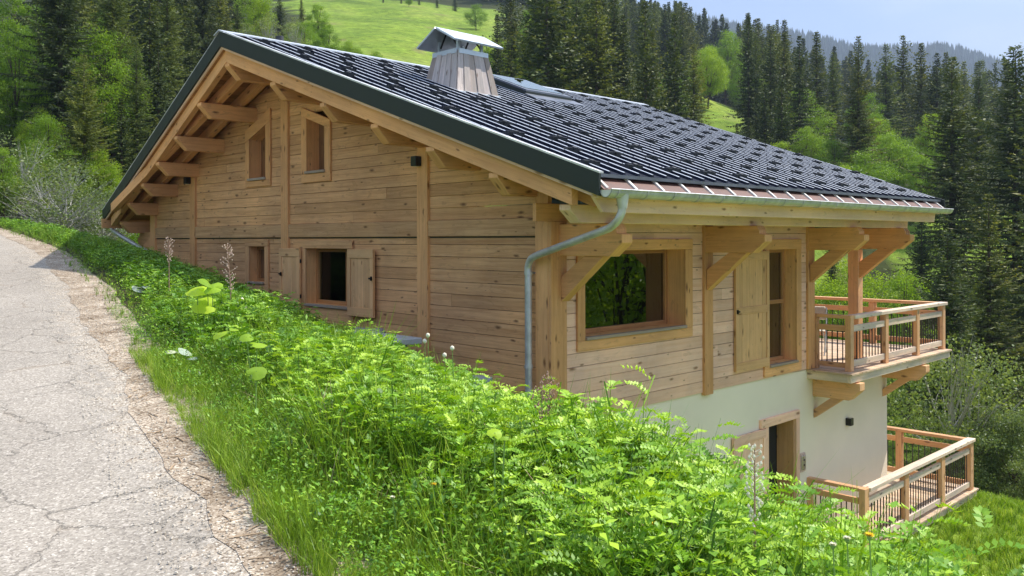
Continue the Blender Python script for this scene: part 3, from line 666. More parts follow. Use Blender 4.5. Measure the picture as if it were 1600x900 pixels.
# copper flashing with battens at the eave
mb = MB(); mb.hexa([(-0.66, -1.335, 0.480), (8.56, -1.335, 0.480), (8.56, -1.175, 0.600), (-0.66, -1.175, 0.600), (-0.66, -1.335, 0.488), (8.56, -1.335, 0.488), (8.56, -1.175, 0.612), (-0.66, -1.175, 0.612)], (1, 0, 0), .5)
cf = mb.build('eave_flashing', M_COPPER, house)
x = -0.60
while x < 8.5:
    MB().beam((x, -1.33, 0.500), (x, -1.18, 0.624), 0.032, 0.02).build('batten', M_BATTEN, cf); x += 0.475
MB().box(-0.68, 8.60, -1.235, -1.170, 0.615, 0.650, 'x').build('eave_edge_strip', M_EDGE, house)
# gutter (half round) with hooks
def gutter(x0, x1, y, z, r=0.075):
    mb = MB(); n = 10
    P = [(math.cos(math.pi + math.pi * k / n) * r, math.sin(math.pi + math.pi * k / n) * r) for k in range(n + 1)]
    Q = [(p[0] * 0.94, p[1] * 0.94) for p in P]
    ring = P + Q[::-1]
    mb.prism(ring, (x0, y, z), (0, 1, 0), (0, 0, 1), (1, 0, 0), x1 - x0)
    g = mb.build('gutter', M_ZINC, house, smooth=True)
    MB().tube([(x0, y - r, z + 0.004), (x1, y - r, z + 0.004)], 0.009, 8).build('gutter_bead', M_ZINC, g, smooth=True)
    for xe in (x0, x1 - 0.004): MB().prism(P, (xe, y, z), (0, 1, 0), (0, 0, 1), (1, 0, 0), 0.004).build('gutter_end', M_ZINC, g)
    x = x0 + 0.12
    while x < x1:
        h = MB(); pts = [(x, y + math.cos(math.pi + math.pi * k / 8) * (r + 0.006), z + math.sin(math.pi + math.pi * k / 8) * (r + 0.006)) for k in range(9)]
        for i in range(8): h.beam(pts[i], pts[i + 1], 0.022, 0.005, up=(0, pts[i][1] - y + 1e-4, pts[i][2] - z))
        h.build('gutter_hook', M_ZINC, g); x += 0.475
    return g
gutter(-0.67, 8.60, -1.365, 0.478)
gutter(-0.50, 8.3, YE1 + 0.05, 0.42)
def curve(pts, n=8):
    """catmull-rom through points"""
    P = [Vector(p) for p in pts]; o = []
    for i in range(len(P) - 1):
        p0, p1, p2, p3 = P[max(i - 1, 0)], P[i], P[i + 1], P[min(i + 2, len(P) - 1)]
        for k in range(n):
            t = k / n; o.append(0.5 * ((2 * p1) + (p2 - p0) * t + (2 * p0 - 5 * p1 + 4 * p2 - p3) * t * t + (3 * p1 - p0 - 3 * p2 + p3) * t ** 3))
    o.append(P[-1]); return o
dp = MB(); dpx, dpy = -0.13, 0.235
pts = curve([(-0.405, -1.365, 0.43), (-0.405, -1.365, 0.33)], 2) + curve([(-0.405, -1.355, 0.26), (-0.415, -1.30, 0.17), (-0.385, -1.18, 0.105)], 6) + [Vector((-0.37, -1.10, 0.085))] + curve([(-0.165, 0.045, -0.185), (-0.14, 0.18, -0.235), (dpx, dpy, -0.32), (dpx, dpy, -0.42)], 5) + [Vector((dpx, dpy, -2.25))]
dp.tube(pts, 0.042, 14); dpo = dp.build('downpipe', M_ZINC, house, smooth=True)
MB().tube([(-0.405, -1.365, 0.44), (-0.405, -1.365, 0.38), (-0.405, -1.365, 0.30)], [0.072, 0.060, 0.047], 14).build('pipe_funnel', M_ZINC, dpo, smooth=True)
for z in (-0.42, -1.5): MB().tube([(dpx, dpy, z), (dpx, dpy, z + 0.04)], 0.049, 14).build('pipe_collar', M_ZINC, dpo, smooth=True)
MB().beam((dpx + .01, dpy, -0.40), (-0.02, dpy, -0.40), 0.02, 0.02).build('pipe_bracket', M_ZINC, dpo)
d2 = MB(); d2.tube(curve([(-0.35, YE1, 0.33), (-0.35, YE1 - 0.1, 0.20), (-0.2, 11.75, -0.10), (-0.13, 11.30, -0.25), (-0.12, 11.22, -0.45), (-0.12, 11.2, -2.0)], 6), 0.045, 12); d2.build('downpipe', M_ZINC, house, smooth=True)

# chimney
ch = MB()
b = [(1.38, 3.25), (2.25, 3.25), (2.25, 3.98), (1.38, 3.98)]; tpp = [(1.50, 3.36), (2.11, 3.36), (2.11, 3.93), (1.50, 3.93)]; ZT = 2.93
def zb(y): return roofz(y) - 0.02
core = MB(); core.hexa([(x + (0.02 if x < 1.6 else -0.02), y + (0.02 if y < 3.5 else -0.02), zb(y)) for x, y in b] + [(x + (0.02 if x < 1.6 else -0.02), y + (0.02 if y < 3.5 else -0.02), ZT - .01) for x, y in tpp], (0, 0, 1), .5)
chim = core.build('chimney', M_DARK, house)
cl = MB()
for k in range(4):
    j = (k + 1) % 4; nb = 6 if k % 2 == 0 else 5
    B0, B1 = Vector((*b[k], zb(b[k][1]))), Vector((*b[j], zb(b[j][1]))); T0, T1 = Vector((*tpp[k], ZT)), Vector((*tpp[j], ZT))
    nrm = (B1 - B0).cross(T0 - B0).normalized()
    for i in range(nb):
        f0, f1 = i / nb + 0.004, (i + 1) / nb - 0.004
        p = [B0.lerp(B1, f0), B0.lerp(B1, f1), T0.lerp(T1, f1), T0.lerp(T1, f0)]; th = 0.016 + (0.012 if i % 2 else 0.0)
        cl.hexa([p[0], p[1], p[1] + nrm * th, p[0] + nrm * th, p[3], p[2], p[2] + nrm * th, p[3] + nrm * th], (0, 0, 1))
cl.build('cladding', W_CHIM, chim)
for k in range(4):
    j = (k + 1) % 4; T0, T1 = Vector((*tpp[k], ZT)), Vector((*tpp[j], ZT)); nrm = (T1 - T0).cross(Vector((0, 0, 1))).normalized()
    MB().beam(T0 + nrm * 0.022 - Vector((0, 0, 0.02)) , T1 + nrm * 0.022 - Vector((0, 0, 0.02)), 0.03, 0.075).build('top_band', M_ZINC2, chim)
MB().hexa([(1.34, 3.20, zb(3.2) + .02), (2.30, 3.20, zb(3.2) + .02), (2.30, 3.27, zb(3.27) + .02), (1.34, 3.27, zb(3.27) + .02), (1.34, 3.20, zb(3.2) + .045), (2.30, 3.20, zb(3.2) + .045), (2.30, 3.27, zb(3.27) + .045), (1.34, 3.27, zb(3.27) + .045)], (1, 0, 0)).build('base_flashing', M_ZINC2, chim)
for (px, py) in ((1.56, 3.42), (2.05, 3.42), (2.05, 3.87), (1.56, 3.87)): MB().box(px - .02, px + .02, py - .02, py + .02, ZT - .02, 3.13).build('cap_post', M_ZINC2, chim)
cy, cz = 3.66, 3.27
for sg in (-1, 1):
    nx = Vector((0, 0.23 * 1, 0.44)).normalized()
    p0 = Vector((1.30, cy, cz)); q0 = Vector((1.30, cy + sg * 0.46, cz - 0.25)); n_ = Vector((0, sg * 0.25, 0.46)).normalized() * 0.028
    L = Vector((1.02, 0, 0))
    MB().hexa([p0, p0 + L, q0 + L, q0, p0 + n_, p0 + L + n_, q0 + L + n_, q0 + n_], (1, 0, 0)).build('cap_panel', M_ZINC2, chim)
for xx in (1.56, 2.05): 
    for sg in (-1, 1): MB().beam((xx, 3.64 + sg * 0.20, 3.02), (xx, 3.66 + sg * 0.05, 3.22), 0.02, 0.02, up=(1, 0, 0)).build('cap_strut', M_ROD, chim)
# roof window, tilted open
sk = MB(); 
c = [(3.55, 3.9, roofz(3.9)), (4.75, 3.9, roofz(3.9)), (4.75, 5.1, roofz(5.1)), (3.55, 5.1, roofz(5.1))]
t2 = [(3.55, 3.9, roofz(3.9) + .10), (4.75, 3.9, roofz(3.9) + .10), (4.75, 5.1, roofz(5.1) + .14), (3.55, 5.1, roofz(5.1) + .14)]
skl = sk.hexa(c + t2, (1, 0, 0), .5).build('roof_window', M_TRIM, house)
up = Vector((0, 0, 1))
MB().hexa([Vector(p) + up * .004 for p in t2] + [Vector(p) + up * .034 for p in t2], (1, 0, 0)).build('roof_window_frame', M_EDGE, skl)
g2 = [(3.65, 4.02), (4.65, 4.02), (4.65, 4.98), (3.65, 4.98)]
MB().hexa([Vector((x, y, roofz(y) + .10 + .04 * (y - 3.9) / 1.2 + .036)) for x, y in g2] + [Vector((x, y, roofz(y) + .10 + .04 * (y - 3.9) / 1.2 + .044)) for x, y in g2], (1, 0, 0)).build('roof_window_pane', M_GLASS, skl)
MB().hexa([(3.5, 3.62, roofz(3.62) + .03), (4.8, 3.62, roofz(3.62) + .03), (4.8, 3.89, roofz(3.89) + .05), (3.5, 3.89, roofz(3.89) + .05), (3.5, 3.62, roofz(3.62) + .045), (4.8, 3.62, roofz(3.62) + .045), (4.8, 3.89, roofz(3.89) + .065), (3.5, 3.89, roofz(3.89) + .065)], (1, 0, 0)).build('window_apron', M_EDGE, skl)
MB().tube([(-0.2, 5.75, 3.05), (-0.2, 5.75, 3.26)], [.07, .06], 12).build('vent_pipe', M_GUARD, house, smooth=True)

# ---- openings.  window = frame mesh (casing) with children
def P3(axis, s, o, z):  # s along wall, o outward distance, z
    return (s, -o, z) if axis == 'x' else (-o, s, z)
def bx(mb, axis, s0, s1, o0, o1, z0, z1, ax=None, val=None):
    a = P3(axis, s0, o0, z0); b_ = P3(axis, s1, o1, z1)
    mb.box(min(a[0], b_[0]), max(a[0], b_[0]), min(a[1], b_[1]), max(a[1], b_[1]), z0, z1, ax, val)
def window(axis, s0, s1, z0, z1, depth, casing, csz, mats, sill=True, curtain=None, mull=(), name='window', open_leaf=None, glass=True):
    """casing = (left,right,bottom,top) outer rectangle of the surround"""
    C0, C1, B0, B1 = casing; m = MB(); wa = axis; al = 'x' if axis == 'x' else 'y'
    if B1 > z1 + .01: bx(m, wa, C0, C1, 0.0235, 0.060, z1, B1, al)
    if B0 < z0 - .01: bx(m, wa, C0, C1, 0.0235, 0.055, B0, z0 - 0.035, al)
    bx(m, wa, C0, s0, 0.0235, 0.057, z0 - 0.034, z1 - .001, 'z'); bx(m, wa, s1, C1, 0.0235, 0.057, z0 - 0.034, z1 - .001, 'z')
    fr = m.build(name, mats, house, bevel=0.005)
    rv = MB()   # deep reveals
    bx(rv, wa, s0 - .03, s0, -depth, 0.0225, z0, z1, 'z'); bx(rv, wa, s1, s1 + .03, -depth, 0.0225, z0, z1, 'z'); bx(rv, wa, s0, s1, -depth, 0.0225, z1, z1 + .03, al)
    bx(rv, wa, s0, s1, -depth, 0.0, z0 - .03, z0, al)
    rv.build('reveal', W_BEAM, fr)
    if sill:
        s = MB(); bx(s, wa, s0 - .0, s1 + .0, 0.001, 0.085, z0 - 0.033, z0 + 0.004, al); s.build('sill', W_SILL, fr, bevel=0.004)
    w = 0.055; f2 = MB(); o1, o0 = -depth + .055, -depth
    bx(f2, wa, s0, s0 + w, o0, o1, z0, z1, 'z'); bx(f2, wa, s1 - w, s1, o0, o1, z0, z1, 'z'); bx(f2, wa, s0 + w, s1 - w, o0, o1, z0, z0 + w, al); bx(f2, wa, s0 + w, s1 - w, o0, o1, z1 - w, z1, al)
    for (kind, c_) in mull:
        if kind == 'v': bx(f2, wa, c_ - .04, c_ + .04, o0, o1 + .006, z0 + w, z1 - w, 'z')
        else: bx(f2, wa, s0 + w, s1 - w, o0, o1 + .006, c_ - .03, c_ + .03, al)
    f2.build('sash', W_SOFFIT, fr, bevel=0.003)
    if glass:
        g = MB(); bx(g, wa, s0 + w, s1 - w, -depth + .015, -depth + .021, z0 + w, z1 - w, 'z'); g.build('pane', M_GLASS if axis == 'x' else M_GLASS2, fr)
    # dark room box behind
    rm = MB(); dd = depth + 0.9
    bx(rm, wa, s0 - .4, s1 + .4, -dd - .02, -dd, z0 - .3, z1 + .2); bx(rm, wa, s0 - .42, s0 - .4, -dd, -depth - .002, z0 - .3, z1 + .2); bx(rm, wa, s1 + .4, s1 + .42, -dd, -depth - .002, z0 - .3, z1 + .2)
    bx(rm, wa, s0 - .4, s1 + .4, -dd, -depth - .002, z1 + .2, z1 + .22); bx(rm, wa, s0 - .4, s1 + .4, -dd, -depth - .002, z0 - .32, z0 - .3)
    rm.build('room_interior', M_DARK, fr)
    if curtain:
        for (a, b_) in curtain:
            c = MB(); N = int((b_ - a) / 0.03) + 2
            for i in range(N):
                sa, sb = a + (b_ - a) * i / N, a + (b_ - a) * (i + 1) / N; oa = -depth - .035 - .01 * math.sin(sa * 40); ob = -depth - .035 - .01 * math.sin(sb * 40)
                q = [P3(wa, sa, oa, z0), P3(wa, sb, ob, z0), P3(wa, sb, ob, z1), P3(wa, sa, oa, z1)]
                c.poly(q, [(sa, z0), (sb, z0), (sb, z1), (sa, z1)], .5)
            c.build('curtain', M_CURT, fr, smooth=True)
    return fr
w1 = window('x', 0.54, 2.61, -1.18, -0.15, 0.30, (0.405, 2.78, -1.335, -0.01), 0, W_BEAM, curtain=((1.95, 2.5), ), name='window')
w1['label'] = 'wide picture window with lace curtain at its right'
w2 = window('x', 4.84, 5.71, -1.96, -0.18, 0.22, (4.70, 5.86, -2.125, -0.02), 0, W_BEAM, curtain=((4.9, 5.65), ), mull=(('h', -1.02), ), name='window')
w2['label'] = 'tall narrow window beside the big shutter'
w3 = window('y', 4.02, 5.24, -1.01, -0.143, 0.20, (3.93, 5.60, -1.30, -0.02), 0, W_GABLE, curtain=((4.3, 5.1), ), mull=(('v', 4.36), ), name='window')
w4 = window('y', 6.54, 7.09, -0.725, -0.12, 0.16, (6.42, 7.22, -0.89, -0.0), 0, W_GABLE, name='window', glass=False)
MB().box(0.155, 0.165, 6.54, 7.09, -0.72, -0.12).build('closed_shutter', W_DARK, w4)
# two sloped-top gable windows
def sloped(s0, s1, z0, zl, zr_, c0, c1, cb, ctl, ctr, lab):
    """s0<s1 along y; zl = top at s1 (picture left), zr_ = top at s0"""
    def lerp(a, b_, t): return a + (b_ - a) * t
    def quadbox(mb, pts, o0, o1, ax):
        mb.hexa([P3('y', s, o0, z) for s, z in pts] + [P3('y', s, o1, z) for s, z in pts], ax)
    m = MB()
    quadbox(m, [(c0, cb), (c1, cb), (c1, z0 - .035), (c0, z0 - .035)], .0235, .055, (0, 1, 0))
    quadbox(m, [(c0, z0 - .034), (s0, z0 - .034), (s0, zr_), (c0, zr_ + (zr_ - zl) * (s0 - c0) / (s1 - s0))], .0235, .056, (0, 0, 1))
    quadbox(m, [(s1, z0 - .034), (c1, z0 - .034), (c1, zl + (zl - zr_) * (c1 - s1) / (s1 - s0)), (s1, zl)], .0235, .056, (0, 0, 1))
    quadbox(m, [(c0, zr_ + (zr_ - zl) * (s0 - c0) / (s1 - s0) + .001), (c1, zl + (zl - zr_) * (c1 - s1) / (s1 - s0) + .001), (c1, ctl), (c0, ctr)], .0235, .060, (0, 1, 0))
    fr = m.build('window', W_BEAM, house, bevel=.004); fr['label'] = lab
    k = MB(); d = .18; hi = max(zl, zr_)
    # filling panels between opening rectangle and slope are part of the casing; reveal + dark closed leaf
    bx(k, 'y', s0 - .025, s0, -d, .022, z0, zr_, 'z'); bx(k, 'y', s1, s1 + .025, -d, .022, z0, zl, 'z'); bx(k, 'y', s0, s1, -d, 0, z0 - .03, z0, 'y')
    quadbox(k, [(s0, zr_), (s1, zl), (s1, zl + .03), (s0, zr_ + .03)], -d, .022, (0, 1, 0)); k.build('reveal', W_BEAM, fr)
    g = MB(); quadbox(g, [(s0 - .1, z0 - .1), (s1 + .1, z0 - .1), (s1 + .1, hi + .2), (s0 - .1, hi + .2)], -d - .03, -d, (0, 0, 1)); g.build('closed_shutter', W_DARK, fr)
    s = MB(); bx(s, 'y', s0 - .02, s1 + .02, 0.001, .085, z0 - .033, z0 + .008, 'y'); s.build('sill', W_SILL, fr, bevel=.004)
sloped(6.50, 7.07, 1.04, 1.72, 1.92, 6.34, 7.20, 0.90, 1.88, 2.19, 'small gable window with its top sloping down to the left')
sloped(4.68, 5.20, 1.06, 1.90, 1.73, 4.52, 5.35, 0.89, 2.09, 1.82, 'small gable window with its top sloping down to the right')
# shutters
def shutter(axis, s0, s1, z0, z1, o0, hinge, lab=None, parent=None, rail_mid=True, hz=None, mat=W_SHUT):
    m = MB(); nb = 5; w = (s1 - s0) / nb
    for i in range(nb): bx(m, axis, s0 + i * w + .001, s0 + (i + 1) * w - .001, o0, o0 + .030, z0 + .001, z1 - .001, 'z')
    al = axis
    rails = [(z0, z0 + .13), (z1 - .13, z1)] + ([((z0 + z1) / 2 - .05, (z0 + z1) / 2 + .06)] if rail_mid else [])
    for a, b_ in rails: bx(m, axis, s0 - .002, s1 + .002, o0 + .0305, o0 + .044, a, b_, al)
    bx(m, axis, s0 - .004, s0 + .075, o0 + .0305, o0 + .0435, z0 + .131, z1 - .131, 'z') ; bx(m, axis, s1 - .075, s1 + .004, o0 + .0305, o0 + .0435, z0 + .131, z1 - .131, 'z')
    o = m.build('shutter', mat, house, bevel=.003)
    if lab: o['label'] = lab
    hz = hz if hz is not None else (z0 + z1) / 2
    h = MB(); hs = s0 + .04 if hinge == 'l' else s1 - .06; bx(h, axis, hs - .03, hs + .05, o0 + .0445, o0 + .056, hz - .012, hz + .012); bx(h, axis, hs - .03, hs - .012, o0 + .0445, o0 + .07, hz - .03, hz + .03); h.build('latch', M_BLACK, o)
    for zz in (z0 + .2, z1 - .2):
        k = MB(); e = s1 if hinge == 'l' else s0; bx(k, axis, e - .01, e + .012, o0 + .01, o0 + .035, zz - .03, zz + .03); k.build('hinge', M_BLACK, o)
    return o
shutter('x', 3.86, 4.81, -1.955, -0.20, 0.030, 'l', 'tall wooden shutter folded back on the eave wall')
shutter('y', 3.35, 3.99, -1.12, -0.145, 0.065, 'l', 'right hand shutter of the gable window', rail_mid=False, hz=-0.56)
shutter('y', 5.33, 5.96, -1.10, -0.145, 0.068, 'r', 'left hand shutter of the gable window', rail_mid=False, hz=-0.56)
# door in the plaster storey
m = MB(); bx(m, 'x', 4.61, 5.81, 0.001, 0.05, DZ, -2.77, 'x'); bx(m, 'x', DX1, 5.81, 0.001, 0.047, -4.9, DZ - .001, 'z'); bx(m, 'x', 4.74, DX0, 0.001, 0.047, -4.9, DZ - .001, 'z')
door = m.build('doorway', W_EAVE, house, bevel=.005)
m = MB(); bx(m, 'x', DX1 - .02, DX1 - .001, -.29, 0.0, -4.9, DZ, 'z'); bx(m, 'x', DX0 + .001, DX0 + .02, -.29, 0.0, -4.9, DZ, 'z'); bx(m, 'x', DX0 + .02, DX1 - .02, -.29, 0, DZ - .02, DZ - .001, 'x'); m.build('reveal', W_BALC, door)
m = MB(); bx(m, 'x', DX0, DX1, -.34, -.30, -4.9, DZ, 'z'); m.build('door_leaf', M_DARK, door)
shutter('x', 3.82, 4.73, -4.86, -2.91, 0.015, 'l', 'open door leaf folded back on the cream plaster wall', rail_mid=True, mat=W_EAVE)
m = MB(); bx(m, 'x', 5.86, 6.03, 0.001, 0.03, -3.80, -3.50); kb = m.build('key_box', M_SEED, house, bevel=.003)
m = MB(); bx(m, 'x', 5.885, 6.005, 0.0305, 0.05, -3.765, -3.535); m.build('cover_plate', M_STEEL, kb, bevel=.004)
m = MB(); bx(m, 'x', 5.93, 5.96, 0.0505, 0.056, -3.70, -3.67); bx(m, 'x', 5.93, 5.96, 0.0505, 0.056, -3.62, -3.59); m.build('push_button', M_BLACK, kb)
# wall lamps
def lamp(axis, s, z, o0, lab):
    m = MB(); bx(m, axis, s - .055, s + .055, o0, o0 + .10, z - .065, z + .065, 'z'); o = m.build('wall_lamp', M_BLACK, house, bevel=.006); o['label'] = lab
    for zz in (z - .069, z + .066):
        m = MB(); bx(m, axis, s - .035, s + .035, o0 + .02, o0 + .08, zz, zz + .003); m.build('lamp_lens', M_PLASTIC, o)
lamp('y', 2.345, 1.035, .0655, 'black cube wall lamp high on the right gable post')
lamp('y', 9.40, 1.13, .0655, 'black cube wall lamp high on the left gable post')
lamp('x', 7.60, -3.23, .002, 'black cube wall lamp on the cream plaster wall')

# ---- balconies
def balcony(x0, x1, yf, yb, zd, railz, px, lab, post_y, cpost=0.13, leftbay=True, xl=None, deck_over=0.10, ply=0.0):
    e_ = MB(); y = yf
    n = 0
    # joists & rim
    rim = MB(); rim.box(x0, x1, yf + .02, yf + .07, zd - .15, zd - .03, 'x'); rim.box(x0, x0 + .05, yf + .071, 0.0 if x0 > 6 else .0, zd - .15, zd - .03, 'y'); rim.box(x1 - .05, x1, yf + .071, yb, zd - .15, zd - .03, 'y')
    bo = rim.build('balcony', W_RAIL, house, bevel=.004); bo['label'] = lab
    dk = MB(); x = x0 - .02
    while x < x1 + .02:
        xe = min(x + .128, x1 + .03)
        wallx = 6.305 if zd > -3 else 9.315
        ystop = yb if x > wallx else -0.003
        if xe <= wallx or x >= wallx: dk.box(x, xe, yf - .01, ystop, zd - .028, zd, 'y')
        else: dk.box(x, wallx - .002, yf - .01, -.003, zd - .028, zd, 'y'); dk.box(wallx, xe, yf - .01, yb, zd - .028, zd, 'y')
        x += .133
    dk.build('deck', W_DECK, bo)
    ph = cpost
    ys = post_y
    for i, xx in enumerate(px):
        w = ph if i else ph
        MB().box(xx - w / 2, xx + w / 2, ys - .05, ys + .05, zd + .001, railz - (.061 if i else .0), 'z').build('rail_post', W_BALC, bo, bevel=.005)
    # front rails
    MB().box(px[0] + ph / 2 + .001, px[-1] + .12, ys - .075, ys + .075, railz - .06, railz, 'x').build('handrail', W_RAIL, bo, bevel=.006)
    H = railz - zd
    for i in range(len(px) - 1):
        a, b_ = px[i] + ph / 2, px[i + 1] - ph / 2
        MB().box(a, b_, ys - .03, ys + .03, railz - .27, railz - .17, 'x').build('rail', W_RAIL, bo, bevel=.004)
        MB().box(a, b_, ys - .03, ys + .03, zd + .07, zd + .17, 'x').build('rail', W_RAIL, bo, bevel=.004)
        nb = int((b_ - a) / .115)
        for k in range(nb):
            xx = a + (k + .7) * (b_ - a) / (nb + .4); MB().box(xx - .007, xx + .007, ys - .007, ys + .007, zd + .171, railz - .271, 'z').build('baluster', M_ROD, bo)
    # return rail to the wall at the left
    xl = px[0]
    ya, yb2 = ys + .05, -.07
    MB().box(xl - .06, xl + .06, ya, yb2, railz - .055, railz - .001, 'y').build('handrail', W_BALC, bo, bevel=.005)
    MB().box(xl - .03, xl + .03, ya, yb2, railz - .26, railz - .17, 'y').build('rail', W_BALC, bo, bevel=.004)
    MB().box(xl - .03, xl + .03, ya, yb2, zd + .05, zd + .13, 'y').build('rail', W_BALC, bo, bevel=.004)
    MB().box(xl - .05, xl + .05, yb2, -.001, zd + .001, railz, 'z').build('rail_post', W_BALC, bo, bevel=.004)
    nb = max(3, int((yb2 - ya) / .085))
    for k in range(nb): yy = ya + (k + .7) * (yb2 - ya) / (nb + .4); MB().box(xl - .007, xl + .007, yy - .007, yy + .007, zd + .131, railz - .261, 'z').build('baluster', M_ROD, bo)
    # far side rail going back
    xr_ = px[-1]; y = ys + .05
    MB().box(xr_ - .075, xr_ + .075, ys + .076, yb, railz - .059, railz - .001, 'y').build('handrail', W_BALC, bo, bevel=.005)
    while y < yb - .3:
        y2 = min(y + 1.35, yb); MB().box(xr_ - .06, xr_ + .06, y2 - .12, y2, zd + .001, railz - .061, 'z').build('rail_post', W_BALC, bo, bevel=.004)
        MB().box(xr_ - .03, xr_ + .03, y, y2 - .12, railz - .27, railz - .17, 'y').build('rail', W_BALC, bo, bevel=.004)
        MB().box(xr_ - .03, xr_ + .03, y, y2 - .12, zd + .07, zd + .17, 'y').build('rail', W_BALC, bo, bevel=.004)
        nb = 10
        for k in range(nb): yy = y + (k + .7) * (y2 - .12 - y) / (nb + .4); MB().box(xr_ - .007, xr_ + .007, yy - .007, yy + .007, zd + .171, railz - .271, 'z').build('baluster', M_ROD, bo)
        y = y2
    return bo
b1 = balcony(6.14, 10.45, -0.76, 3.2, -2.16, -1.255, [6.40, 7.76, 9.14, 10.42], 'upper wooden balcony with dark rods under the roof end', -0.60, cpost=0.12)
b2 = balcony(6.02, 11.12, -1.02, 1.7, -4.92, -3.93, [6.17, 7.75, 9.42, 10.93], 'lower wooden balcony at the foot of the cream wall', -0.93, cpost=0.16)
# heavy consoles under the upper balcony
for x in (6.42, 9.16):
    o = MB().prism([(0, -.19), (.62, -.19), (.80, -.02), (.80, .10), (0, .10)], (x - .09, -.001, -2.43), (0, -1, 0), (0, 0, 1), (1, 0, 0), .18).build('balcony_console', W_BALC, house, bevel=.006)
    MB().prism([(0, -.54), (.46, -.191), (.27, -.191), (0, -.40)] if False else [(0.0, -.56), (.50, -.191), (.30, -.191), (0.0, -.42)], (x - .06, -.001, -2.43), (0, -1, 0), (0, 0, 1), (1, 0, 0), .12).build('brace', W_BALC, o, bevel=.005)
MB().box(6.22, 6.50, -.70, -.001, -2.33, -2.20, 'y').build('console_packer', W_BALC, house, bevel=.004)
for x in (7.0, 9.9): MB().box(x, x + .14, -.95, -.001, -5.10, -4.96, 'y').build('deck_joist', W_BALC, house)
for x in (10.3, 6.6): MB().box(x, x + .14, -.8, -.66, -7.2, -5.10, 'z').build('deck_pile', W_BALC, house)

# ------------------------------------------------------------------ loose things by the house
def folding_chair(x, y, z, rot):
    e_ = empty('folding_chair', (x, y, z), 'beige folding garden chair on the upper balcony behind the railing', 'chair')
    cs, sn = math.cos(rot), math.sin(rot)
    def T(p): return (x + p[0] * cs - p[1] * sn, y + p[0] * sn + p[1] * cs, z + p[2])
    m = MB(); m.hexa([T(p) for p in ((-.22, -.2, .43), (.22, -.2, .43), (.2, .2, .41), (-.2, .2, .41), (-.22, -.2, .455), (.22, -.2, .455), (.2, .2, .435), (-.2, .2, .435))], (1, 0, 0), .5); m.build('seat', M_PLASTIC, e_, bevel=.01)
    m = MB(); m.hexa([T(p) for p in ((-.22, .20, .62), (.22, .20, .62), (.22, .23, .62), (-.22, .23, .62), (-.19, .30, .86), (.19, .30, .86), (.19, .33, .86), (-.19, .33, .86))], (1, 0, 0), .5); m.build('backrest', M_PLASTIC, e_, bevel=.012)
    for s in (-1, 1):
        MB().tube([T((s * .23, -.28, 0)), T((s * .23, .05, .42)), T((s * .21, .30, .84))], .012, 8).build('leg', M_GREYBOX, e_, smooth=True)
        MB().tube([T((s * .20, .30, 0)), T((s * .20, -.16, .42))], .012, 8).build('leg', M_GREYBOX, e_, smooth=True)
folding_chair(8.05, 0.85, -2.16, math.radians(-70))
sb = empty('stone_bench', (-1.0, 1.9, -2.1), 'pale grey stone slab bench at the foot of the gable wall', 'bench')
MB().prism([(0, 0), (1.35, 0.0), (1.42, .30), (1.25, .62), (0.05, .60)], (-.72, 1.45, -1.27), (0, 1, 0), (-1, 0, 0), (0, 0, 1), .075).build('seat_slab', M_STONE, sb, bevel=.01)
MB().box(-1.05, -.80, 1.65, 1.90, -2.12, -1.271).build('support', M_ROCK, sb); MB().box(-1.05, -.80, 2.35, 2.60, -2.12, -1.271).build('support', M_ROCK, sb)
# ---- sandbag / rock pile behind the slab
import bmesh
def rock(name, loc, s, mat, label, cat, seed=0, flat=.6):
    bm = bmesh.new(); bmesh.ops.create_icosphere(bm, subdivisions=3, radius=1)
    q = np.random.RandomState(seed); k = q.randn(4, 3)
    for v in bm.verts:
        n = v.co.copy(); d = sum(math.sin(n.dot(Vector(kk)) * 2.2) for kk in k) * .08; v.co = Vector((n.x * s[0], n.y * s[1], n.z * s[2] * (1 if n.z > 0 else .6))) * (1 + d)
    me = bpy.data.meshes.new(name); bm.to_mesh(me); bm.free(); me.polygons.foreach_set('use_smooth', [True] * len(me.polygons))
    o = link(name, me, mat); o.location = loc; return tag(o, label, cat)
rock('rock', (-.42, 3.05, -1.36), (.26, .34, .16), M_ROCK, 'rounded grey rock behind the stone slab under the gable window', 'rock', 2)
MB().prism([(0, 0), (.9, 0), (.85, .5), (.05, .5)], (-.15, 2.75, -1.62), (0, 1, 0), (-1, 0, 0), (0, 0, 1), .2).build('rock_ledge', M_ROCK)
tag(bpy.data.objects['rock_ledge'], 'low dark stone ledge under the rounded rock by the gable wall', 'stone ledge')
gb = empty('grey_tub', (-.55, .62, -2.05), 'grey plastic tub half hidden by the plants near the downpipe', 'tub')
MB().tube([(-.62, .62, -2.05), (-.62, .62, -1.62)], [.16, .19], 20).build('tub_body', M_GREYBOX, gb, smooth=True)
MB().tube([(-.62, .62, -1.625), (-.62, .62, -1.60)], .205, 20).build('tub_rim', M_GREYBOX, gb, smooth=True)

